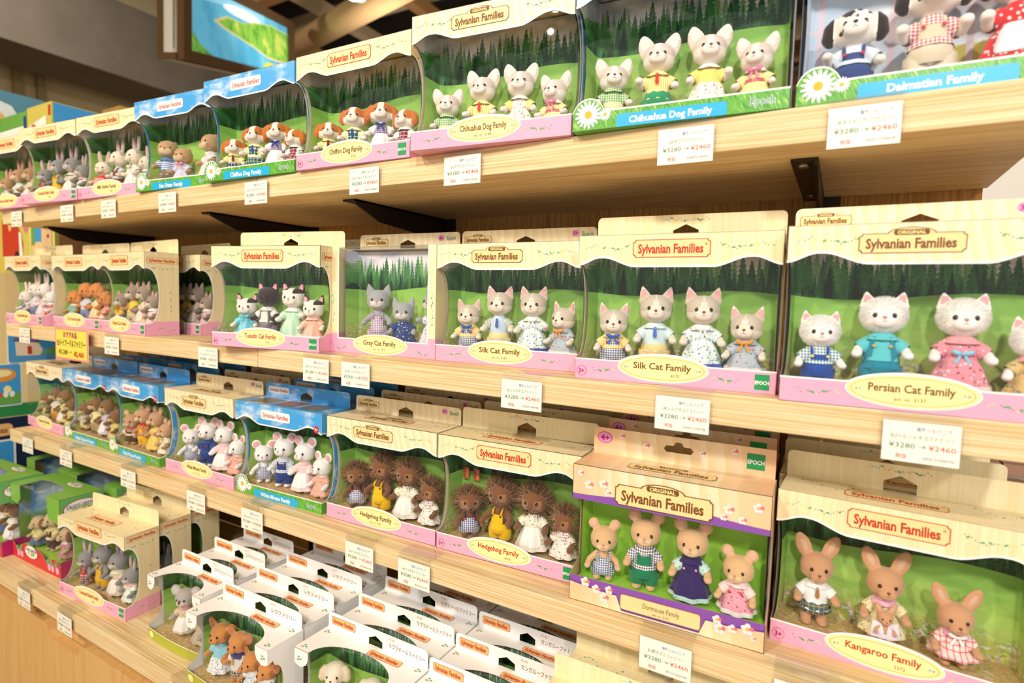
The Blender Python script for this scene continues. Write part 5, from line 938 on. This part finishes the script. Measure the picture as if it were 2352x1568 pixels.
def price_tag(x, zt, yf, name, code, label, old='¥3280', new='¥2460', top='海外シルバニア', tilt=0.0):
    t = thing('price_tag', label, 'price tag', (x, yf, zt), 0, 'price tags along the shelf edges'); w, h = .057, .0365
    if 'holder' not in TAGC:
        m = MB(); m.box(-w/2-.001, w/2+.001, -.0040, -.0034, -.0445, .0012, ACRYL); m.box(-w/2-.001, w/2+.001, -.0040, .028, .0006, .0012, ACRYL); TAGC['holder'] = m.mesh('holder')
    part('holder', TAGC['holder'], t)
    m = MB(); m.box(-w/2, w/2, -.0050, -.0043, -.0440, -.0440+h, CARD); f = lambda a, b, d: (a, -.0051-d, b-.0440)
    m.text(top, f, .009, h-.0062, .0044, .0001, TBLUE, .0255, 0); m.text(name, f, .001, h-.0135, .0046, .0001, TGREEN, min(.046, len(name)*.0036), 0)
    m.text(old, f, -.0135, .0150, .0064, .0001, TGREEN, .0195, 0); m.text('→', f, .0015, .0150, .005, .0001, TGREEN, .006, 0); m.text(new, f, .0158, .0150, .0064, .0001, TRED, .0195, 0)
    m.text('税抜', f, -.0135, .0050, .0048, .0001, TRED, .0085, 0); m.text(code, f, .0135, .0050, .0034, .0001, TGREY, .0225, 0)
    part('card', m.mesh('card'), t); return t
TAGS = [
 (Z1, YF, [(-1.755, 'EUウサギファミリー', '5038701040112', 'far left box'), (-1.499, 'EUワタウサギファミリー', '5038701040303', 'dark grey rabbit box'), (-1.320, 'EUミルクウサギファミリー', '5038701041089', 'pale rabbit box'), (-1.106, 'UKラッコファミリー', '5054131050415', 'otter box'), (-.848, 'UKシフォンイヌファミリー', '5038701048736', 'blue box of orange dogs'), (-.606, 'EUシフォンイヌファミリー', '5038701048804', 'cream box of orange dogs'), (-.4345, 'EUチワワファミリー', '5038701041843', 'cream big-eared dog box'), (-.1515, 'UKチワワファミリー', '5038701045001', 'daisy big-eared dog box'), (.0075, 'UKダルメシアンファミリー', '5054131050628', 'spotted dog box')]),
 (Z2, YF, [(-1.732, 'EUショコラウサギファミリー', '5038701041508', 'dark-eared rabbit box'), (-1.319, 'EUシマネコファミリー', '5038701051804', 'tabby cat box'), (-.984, 'チャコールネコファミリーセット', '4905040266002', 'gap beside the tabby cats'), (-.7045, 'EUチャコールネコファミリー', '5038701045223', 'tuxedo cat box'), (-.620, 'EUグレーネコファミリー', '8719837019129', 'rectangular window box'), (-.338, 'EUシルクネコファミリー', '5038701048798', 'brown-lettered cream cat box'), (-.1415, 'UKシルクネコファミリー', '5054131050798', 'red-lettered cream cat box'), (.0675, 'EUペルシャネコファミリー', '5054131050736', 'fluffy cat box')]),
 (Z3, YF, [(-1.734, 'EUリスファミリー', '5038701031340', 'cream squirrel box'), (-1.5355, 'UKリスファミリー', '5054131050316', 'blue squirrel box'), (-1.2645, 'UK野ネズミファミリー', '5054131050613', 'blue tan-mouse box'), (-1.026, 'EUしろネズミファミリー', '5038701031210', 'cream white-mouse box'), (-.862, 'UKしろネズミファミリー', '5038701045124', 'blue white-mouse box'), (-.609, 'EUハリネズミファミリー', '8719837026418', 'brown-lettered hedgehog box'), (-.5035, 'UKハリネズミファミリー', '0020373315719', 'red-lettered hedgehog box'), (-.147, 'EU野ネズミファミリー', '8711915027700', 'purple box'), (-.0085, 'UKカンガルーファミリー', '5054131052724', 'kangaroo box')]),
 (Z4, .5, [(-1.437, 'カリコファミリー', '0020373214019', 'right green box'), (-1.2605, 'EUワタウサギファミリー', '5038701040303', 'counter rabbit box'), (-.873, 'シカファミリー', '4905040142405', 'nearest white deer box')])]
for zt, yf, L in TAGS:
    for x, nm, code, where in L:
        o, n_ = ('¥2300', '¥1725') if 'グレー' in nm else (('¥2980', '¥2533') if 'セット' in nm else ('¥3280', '¥2460'))
        price_tag(x, zt, yf, nm, code, 'small white price tag on the %s edge under the %s' % ({Z1: 'top shelf', Z2: 'second shelf', Z3: 'third shelf', Z4: 'counter'}[zt], where), o, n_, 'オリジナル' if 'セット' in nm else '海外シルバニア')
t = thing('sale_sign', 'yellow sale sign with pink border under the poodle box', 'sign', (-1.472, .606, 1.2780)); ZZ = lambda a, b, d: (a, -d + .05*a*a - .12*(b)**2*0, b)
m = MB(); m.prism(rrect(0, 0, .150, .070, .002), lambda a, b, d: (a, -d, b), 0, -.0008, mat('sale_pink_border', '#ee8f9c', .45, .3), WHITE); m.flat(rrect(0, 0, .140, .0625, .002), FRONT, .0003, mat('sale_yellow', '#f4e25e', .45, .3)); m.text('おすすめ品', FRONT, -.004, .021, .0150, .0006, MAG, .062, .03); m.text('EUトイプードルファミリー', FRONT, 0, .002, .0165, .0006, NOSEK, .13, .02); m.text('¥3,280 →', FRONT, -.028, -.018, .0140, .0006, NOSEK, .062, .01); m.text('¥2,460', FRONT, .034, -.020, .0155, .0006, RED, .044, .03)
part('placard', m.mesh('placard'), t); part('clip', MB().box(-.012, .012, .0010, .0135, -.042, -.002, mat('black_plastic', '#161412', .5)).mesh('clip'), t)
# ------------------------------------------------------------------ neighbouring display at the far left
def YZ(X): return lambda a, b, d: (X + d, a, b)      # +X face, a = Y, b = Z
NAVY = mat('navy_card', '#1d2a48', .4, .4); SKYB = mat('sky_blue_ink', '#3f9fe0', .4, .4); GRN = mat('field_green_ink', '#6aa84a', .5, .3); LK = mat('lake_ink', '#4f9ad0', .45, .4); TERRA = mat('roof_ink', '#c9583a', .5, .3); YLW = mat('lemon_card', '#cfc25e', .45, .3); SHC = mat('rack_wood', '#b98a52', .6, .2); WOFF = mat('cloud_ink', '#eef2f4', .5, .2); DGR = mat('deep_green_ink', '#2f8a4e', .5, .3)
t = thing('display_rack', 'wooden display rack beyond the far left end carrying large cartons', 'rack', (-2.3, .85, 0)); part('carcass', MB().box(-.3, .3, -.35, .35, 0, .72, SHC).mesh('carcass'), t)
def carton(name, label, x0, x1, y0, y1, z0, z1, m_):
    t = thing(name, label, 'carton', (x1, (y0+y1)/2, z0)); part('carton', MB().box(x0-x1, 0, -(y1-y0)/2, (y1-y0)/2, 0, z1-z0, m_).mesh('carton'), t); return t, (lambda a, b, d: (d, a-(y0+y1)/2, b-z0))
t, f = carton('playset_carton', 'navy carton with a cream nameplate and sky picture, far left below the third shelf', -2.5, -2.0, .52, .80, .72, 1.036, NAVY)
m = MB(); m.flat(rrect(.60, 1.005, .155, .034, .012), f, .0006, PLAQO); m.text('Sylvanian Families', f, .60, 1.005, .024, .0012, BROWN, .13, .012); part('nameplate', m.mesh('nameplate'), t)
m = MB(); m.flat(rrect(.60, .85, .165, .255, .01), f, .0006, WHITE); m.flat(rrect(.60, .85, .155, .245, .008), f, .0009, SKYB); m.flat([(.525, .73), (.675, .73), (.675, .905), (.525, .895)], f, .0012, TERRA); part('picture', m.mesh('picture'), t)
t, f = carton('playset_carton', 'large cream carton with houseboat and balloon pictures beyond the third shelf', -2.5, -2.0, .50, .93, 1.038, 1.44, PLAQ)
m = MB(); m.flat([(.50, 1.04), (.93, 1.04), (.93, 1.075), (.50, 1.075)], f, .0004, DGR); part('green_band', m.mesh('green_band'), t)
m = MB(); m.flat(rrect(.765, 1.26, .19, .145, .008), f, .0006, WHITE); m.flat(rrect(.765, 1.26, .184, .139, .007), f, .0009, SKYB); m.flat([(.675, 1.193), (.855, 1.193), (.855, 1.225), (.80, 1.232), (.675, 1.222)], f, .0012, LK); m.flat([(.745, 1.212), (.856, 1.212), (.856, 1.24), (.79, 1.236)], f, .0013, GRN)
m.flat([(.690, 1.21), (.745, 1.208), (.752, 1.222), (.742, 1.247), (.688, 1.252)], f, .0016, mat('boat_cream_ink', '#ecd9c0', .5)); m.flat([(.684, 1.25), (.742, 1.245), (.742, 1.254), (.686, 1.26)], f, .0019, mat('violet_ink', '#6a5a9a', .5)); m.flat([(.716, 1.213), (.726, 1.212), (.726, 1.235), (.716, 1.236)], f, .0019, RED); m.flat([(.79, 1.228), (.85, 1.222), (.85, 1.28), (.79, 1.275)], f, .0016, WOFF); m.flat([(.765, 1.262), (.812, 1.262), (.806, 1.293), (.78, 1.293)], f, .0019, TERRA); part('houseboat_picture', m.mesh('houseboat_picture'), t)
m = MB(); m.flat(rrect(.625, 1.13, .152, .118, .006), f, .0006, WHITE); m.flat(rrect(.625, 1.13, .147, .113, .005), f, .0009, SKYB); m.flat([(.553, 1.075), (.697, 1.075), (.697, 1.108), (.553, 1.1)], f, .0012, GRN); m.flat(ellipse(.655, 1.158, .034, .019, 20), f, .0015, mat('balloon_orange', '#e59a44', .5)); m.flat(ellipse(.655, 1.163, .024, .010, 14), f, .0018, YEL); m.flat(ellipse(.668, 1.118, .009, .010, 12), f, .0016, YEL)
for k in range(3): m.flat(ellipse(.65+k*.014, 1.104, .006, .009, 10), f, .0019, [LRED, WOFF, WOFF][k])
part('balloon_picture', m.mesh('balloon_picture'), t)
t = thing('playset_carton', 'yellow carton with red car picture seen below the top shelf at far left', 'carton', (-2.0, .79, 1.44)); part('carton', MB().box(-.42, 0, 0, .42, 0, .302, YLW).mesh('carton'), t); g = lambda a, b, d: (a, -d, b)
m = MB(); m.flat([(-.165, 0.02), (-.155, .02), (-.155, .28), (-.165, .28)], g, .0006, LLIME); m.flat([(-.15, .03), (-.02, .03), (-.02, .16), (-.15, .16)], g, .0006, mat('peach_ink', '#e6c8a0', .5)); m.flat([(-.15, .10), (-.085, .10), (-.085, .16), (-.15, .16)], g, .001, SKYB); m.flat([(-.15, .09), (-.13, .09), (-.13, .16), (-.15, .15)], g, .0013, GRN); m.flat([(-.05, .11), (-.035, .11), (-.035, .12), (-.05, .12)], g, .0013, RED); m.flat([(-.05, .135), (-.035, .135), (-.035, .145), (-.05, .145)], g, .0013, RED); m.flat([(-.012, 0), (0, 0), (0, .30), (-.012, .30)], g, .0006, LLIME); m.flat(ellipse(-.19, .16, .02, .03, 16), g, .001, BLOSR); part('side_picture', m.mesh('side_picture'), t)
m = MB(); m.flat([(-.36, .06), (-.215, .06), (-.21, .10), (-.225, .13), (-.26, .17), (-.36, .175)], g, .0012, RED); m.flat([(-.235, .06), (-.212, .06), (-.222, .13), (-.237, .135)], g, .0015, WOFF); m.flat(ellipse(-.255, .055, .018, .02, 14), g, .0018, NOSEK); m.flat(ellipse(-.30, .155, .012, .018, 10), g, .0018, PLAQO); part('car_picture', m.mesh('car_picture'), t)
hf = lambda a, b, d: (d, a, b)
m = MB(); m.flat([(.01, .0), (.4, .0), (.4, .29), (.01, .29)], hf, .0005, mat('brown_panel_ink', '#a9784c', .5)); m.flat(ellipse(.16, .10, .05, .025, 12), hf, .0009, GRN); m.flat(ellipse(.24, .13, .06, .03, 12), hf, .0009, DGR); part('garden_picture', m.mesh('garden_picture'), t)
t = thing('playset_carton', 'blue carton with dark blue script and white nameplate above the top shelf, far left', 'carton', (-2.0, .79, 1.7425)); part('carton', MB().box(-.157, 0, 0, .40, 0, .195, YLW).mesh('carton'), t)
m = MB(); m.flat([(.004, .0), (.4, .0), (.4, .193), (.004, .193)], hf, .0005, SKYB); m.flat(ellipse(.05, .135, .035, .012, 14), hf, .0008, WOFF); m.flat(ellipse(.06, .09, .055, .014, 14), hf, .0008, WOFF); m.flat(rrect(.235, .165, .22, .05, .022), hf, .0012, WHITE); m.text('Sylvanian Families', hf, .24, .165, .034, .0016, RED, .19, .012); m.text('The Cottage', hf, .17, .115, .03, .0016, mat('navy_ink', '#27408a', .5), .17, .012); part('sky_face', m.mesh('sky_face'), t)
m = MB(); m.flat([(-.15, .0), (-.035, .0), (-.035, .16), (-.15, .14)], g, .0006, WOFF); m.flat(ellipse(-.115, .10, .03, .045, 12), g, .001, RED); m.flat(rrect(-.012, .172, .014, .03, .003), g, .001, RED); part('toy_picture', m.mesh('toy_picture'), t)
t = thing('playset_carton', 'landscape carton with pale nameplate standing left of the blue carton', 'carton', (-2.160, .79, 1.7425)); part('carton', MB().box(-.36, 0, 0, .40, 0, .19, GRN).mesh('carton'), t)
m = MB(); m.flat(rrect(-.12, .115, .2, .065, .004), g, .0006, WHITE); m.text('Sylvanian Families', g, -.125, .115, .04, .001, RED, .17, .012); m.flat(rrect(-.012, .14, .018, .07, .003), g, .0008, mat('navy_ink', '#27408a', .5)); part('nameplate', m.mesh('nameplate'), t)
t = thing('playset_carton', 'carton showing blue sky and a white house, topmost at far left', 'carton', (-2.52, .79, 1.9345)); part('carton', MB().box(-.4, 0, 0, .28, 0, .135, mat('slate_sky_card', '#5f93ac', .45, .3)).mesh('carton'), t)
m = MB(); m.flat([(0, 0), (.14, 0), (.125, .03), (.09, .09), (.05, .10), (.02, .05)], hf, .0006, WOFF); m.flat(ellipse(.045, .03, .03, .035, 14), hf, .001, PLAQO); m.flat(ellipse(.02, .085, .03, .03, 12), hf, .001, GRN); m.flat(ellipse(.17, .03, .04, .02, 12), hf, .001, WOFF); part('house_picture', m.mesh('house_picture'), t)
t = thing('rack_post', 'pale wooden block end rising behind the blue carton', 'post', (-2.58, 1.215, 0)); part('post', MB().box(-.06, .08, 0, .08, 0, 2.125, mat('post_wood', '#c99a58', .55, .3)).mesh('post'), t)
# ------------------------------------------------------------------ right of the shelving
t = thing('toy_house', 'toy house with red-brown tiled roof at the right end behind the kangaroo boxes', 'toy house', (.42, 1.02, .795)); part('walls', MB().box(-.22, .22, -.06, .14, 0, .36, mat('house_wall', '#e2cdb0', .6, .2)).mesh('walls'), t)
m = MB(); TILE = mat('roof_tile', '#b48a74', .6, .2)
for r in range(9):
    for c in range(11): m.box(-.26+c*.048, -.26+c*.048+.045, -.095+r*.024, -.095+r*.024+.028, .30+r*.021, .315+r*.021, TILE)
part('roof', m.mesh('roof'), t)
t = thing('side_table', 'pale side table beyond the right end of the shelving', 'table', (.42, 1.03, 0)); part('table_top', MB().box(-.255, .26, -.07, .2, .765, .795, WOODC).mesh('table_top'), t)
for x in (-.22, .22):
    for y in (-.04, .17): part('leg', MB().box(x-.02, x+.02, y-.02, y+.02, 0, .765, WOODC).mesh('leg'), t)
WALLW = mat('white_wall', '#e9e4dc', .7, .2)
struct('wall_right', MB().box(.155, 4.0, 1.45, 1.55, 0, 4.0, WALLW))
# ------------------------------------------------------------------ room shell
FLOORM = mat('shop_floor', '#b99a72', .5, .3); struct('floor', MB().box(-7, 4, -5, 6, -.05, 0, FLOORM))
DARKC = mat('dark_ceiling', '#2e2721', .9, .1); struct('ceiling', MB().box(-7, 4, -5, 8, 4.35, 4.4, DARKC))
def concrete():
    n = NB('grey_concrete', .9, .1); a = n.noise(n.scale(n.v, (.004, .004, .004)), 1.0, 4, .6); return n.out(n.mix(a, '#4c443a', '#655b4e'))
OLV = mat('olive_wall_panel', '#b5a178', .75, .15); struct('wall_left', MB().box(-6.1, -6.0, -5, 6, 0, 4.35, OLV)); struct('wall_back', MB().box(-6, .15, 7.9, 8, 0, 4.35, mat('far_wall', '#8a7558', .8, .1)))
struct('trim_1', MB().box(-5.99, -5.95, 2.10, 2.16, 0, 3.5, mat('panel_frame', '#8a774f', .6, .2))); struct('trim_2', MB().box(-5.99, -5.95, 2.26, 2.31, 0, 3.5, mat('panel_frame', '#8a774f', .6, .2)))
struct('trim_3', MB().box(-5.5, -4.95, -3, 7.8, 3.06, 3.62, concrete()))
BEAM = mat('ceiling_timber', '#8a6238', .7, .2); BEAM2 = mat('ceiling_metal', '#a08a68', .5, .3, 0, .3)
for k in range(9):
    y = 1.8+k*.62; t = thing('ceiling_joist', 'brown ceiling joist running across the shop, %s from the front' % ['first', 'second', 'third', 'fourth', 'fifth', 'sixth', 'seventh', 'eighth', 'ninth'][k], 'joist', (-2.0, y, 3.72+.05*(k % 2)), 0, 'ceiling joists'); part('beam', MB().box(-2.8, 2.2, 0, .10, 0, .16, BEAM if k % 3 else BEAM2).mesh('beam'), t)
for k in range(6):
    x = -4.4+k*.72; t = thing('ceiling_rail', 'lighter ceiling rail running away from the viewer, %s from the left' % ['first', 'second', 'third', 'fourth', 'fifth', 'sixth'][k], 'rail', (x, 4.5, 3.61), 0, 'ceiling rails'); part('rail', MB().box(-.045, .045, -2.9, 3.3, 0, .09, BEAM2 if k % 2 else BEAM).mesh('rail'), t)
t = thing('air_duct', 'wrapped duct slanting across the ceiling behind the map sign', 'duct', (-4.257, 3.40, 3.49)); part('pipe', MB().tube([(0, 0, 0), (1.851, -.8, -.337), (3.2, -1.38, -.58)], .085, mat('duct_wrap', '#a5845a', .7, .15), 14).mesh('pipe'), t)
LAMP = mat('lamp_glow', '#fff2dc', .5, .3, 0, 0, 14.0); LSH = mat('lamp_housing', '#d8cdb8', .4, .4)
for p, lb in (((-2.227, 2.176, 2.93), 'round white ceiling spotlight above the map sign, right'), ((-3.47, 2.01, 3.08), 'ceiling spotlight left of the map sign')):
    t = thing('spotlight', lb, 'spotlight', p); part('housing', MB().tube([(0, .03, .02), (-.02, .10, .09), (-.03, .14, .80)], [.052, .058, .02], LSH, 16).mesh('housing'), t); part('bulb', MB().ell((0, 0, 0), (.040, .036, .036), LAMP, 14, 9).mesh('bulb'), t)
# hanging map sign (a thick lit box with a wooden frame)
P0, P1, P2, P3 = Vector((-2.687, 1.549, 2.458)), Vector((-3.484, 2.809, 2.890)), Vector((-3.510, 2.829, 3.331)), Vector((-2.713, 1.569, 2.898))
ux = (P1-P0); Ls = ux.length; ux.normalize(); uz = (P3-P0); Hs = uz.length; nz = ux.cross(uz).normalized(); nz = nz if nz.dot(Vector((0, 0, 1.4))-P0) > 0 else -nz; uz.normalize()
t = thing('map_sign', 'hanging wood-framed sign showing a green island in blue sea', 'sign', P0)
sf = lambda a, b, d: tuple(ux*a + uz*b + nz*d); BARK = mat('bark_frame', '#5f462b', .8, .15)
part('box', MB().prism([(0, 0), (Ls, 0), (Ls, Hs), (0, Hs)], sf, -.002, -.075, mat('sign_box_white', '#cfc8ba', .6), mat('sign_box_white', '#cfc8ba', .6)).mesh('box'), t)
m = MB()
for a0, a1, b0, b1 in ((0, Ls, 0, .05), (0, Ls, Hs-.05, Hs), (0, .075, .05, Hs-.05), (Ls-.08, Ls, .05, Hs-.05)): m.prism([(a0, b0), (a1, b0), (a1, b1), (a0, b1)], sf, .03, -.02, BARK)
m.prism([(-.012, 0), (.012, 0), (.012, Hs), (-.012, Hs)], sf, -.062, -.085, BARK); m.prism([(-.014, 0), (.0, 0), (.0, .03), (-.014, .03)], sf, 0, -.075, BARK); part('frame', m.mesh('frame'), t)
def lit(name, c, e=.55): return mat(name, c, .5, .2, 0, 0, e)
def lit_blotch(name, c1, c2, c3, k):
    n = NB(name, .5, .2); a = n.noise(n.scale(n.v, (k, k, k)), 1.0, 4, .6); col = n.mix(n.smooth(a, .38, .5), c1, c2); col = n.mix(n.smooth(a, .53, .64), col, c3)
    n.t.links.new(col, n.b.inputs['Emission Color']); n.b.inputs['Emission Strength'].default_value = .5; return n.out(col)
m = MB(); m.flat([(.07, .045), (Ls-.075, .045), (Ls-.075, Hs-.045), (.07, Hs-.045)], sf, .002, lit_blotch('map_sea', '#4fa9cf', '#62b8d8', '#86cbe0', .003)); 
m.flat([(.07, Hs-.13), (.45, Hs-.10), (1.05, Hs-.13), (1.05, Hs-.045), (.07, Hs-.045)], sf, .003, lit('map_sky', '#8fd0ea')); m.flat(ellipse(.72, Hs-.10, .26, .03, 16), sf, .004, lit('map_cloud', '#e9eef0'))
m.flat([(.35, Hs*.55), (.50, Hs*.66), (.72, Hs*.66), (.90, Hs*.74), (1.15, Hs*.80), (Ls-.075, Hs*.78), (Ls-.075, Hs*.30), (1.12, Hs*.30), (.90, Hs*.38), (.65, Hs*.45), (.45, Hs*.50)], sf, .005, lit('map_sand', '#d8c790')); m.flat([(.40, Hs*.56), (.52, Hs*.645), (.72, Hs*.65), (.90, Hs*.725), (1.15, Hs*.785), (Ls-.075, Hs*.765), (Ls-.075, Hs*.33), (1.12, Hs*.325), (.90, Hs*.40), (.66, Hs*.465), (.48, Hs*.515)], sf, .007, lit_blotch('map_green', '#5f9f3a', '#86bd48', '#c6cf62', .011))
m.flat([(.07, .05), (.07, Hs*.28), (.14, Hs*.33), (.22, Hs*.22), (.36, Hs*.12), (.32, .055)], sf, .005, lit_blotch('map_green2', '#4f8c46', '#6fae4a', '#b9cc80', .012)); m.flat([(1.02, .05), (1.0, Hs*.14), (1.08, Hs*.25), (Ls-.075, Hs*.26), (Ls-.075, .045)], sf, .006, lit('map_yellow', '#cbd052'))
part('map_face', m.mesh('map_face'), t)
for a in (.3, 1.1): part('hanging_wire', MB().tube([tuple(ux*a+uz*Hs-nz*.05), tuple(ux*a+uz*Hs-nz*.05+Vector((0, 0, .95)))], .006, STEELL, 6).mesh('hanging_wire'), t)
bpy.context.view_layer.update()
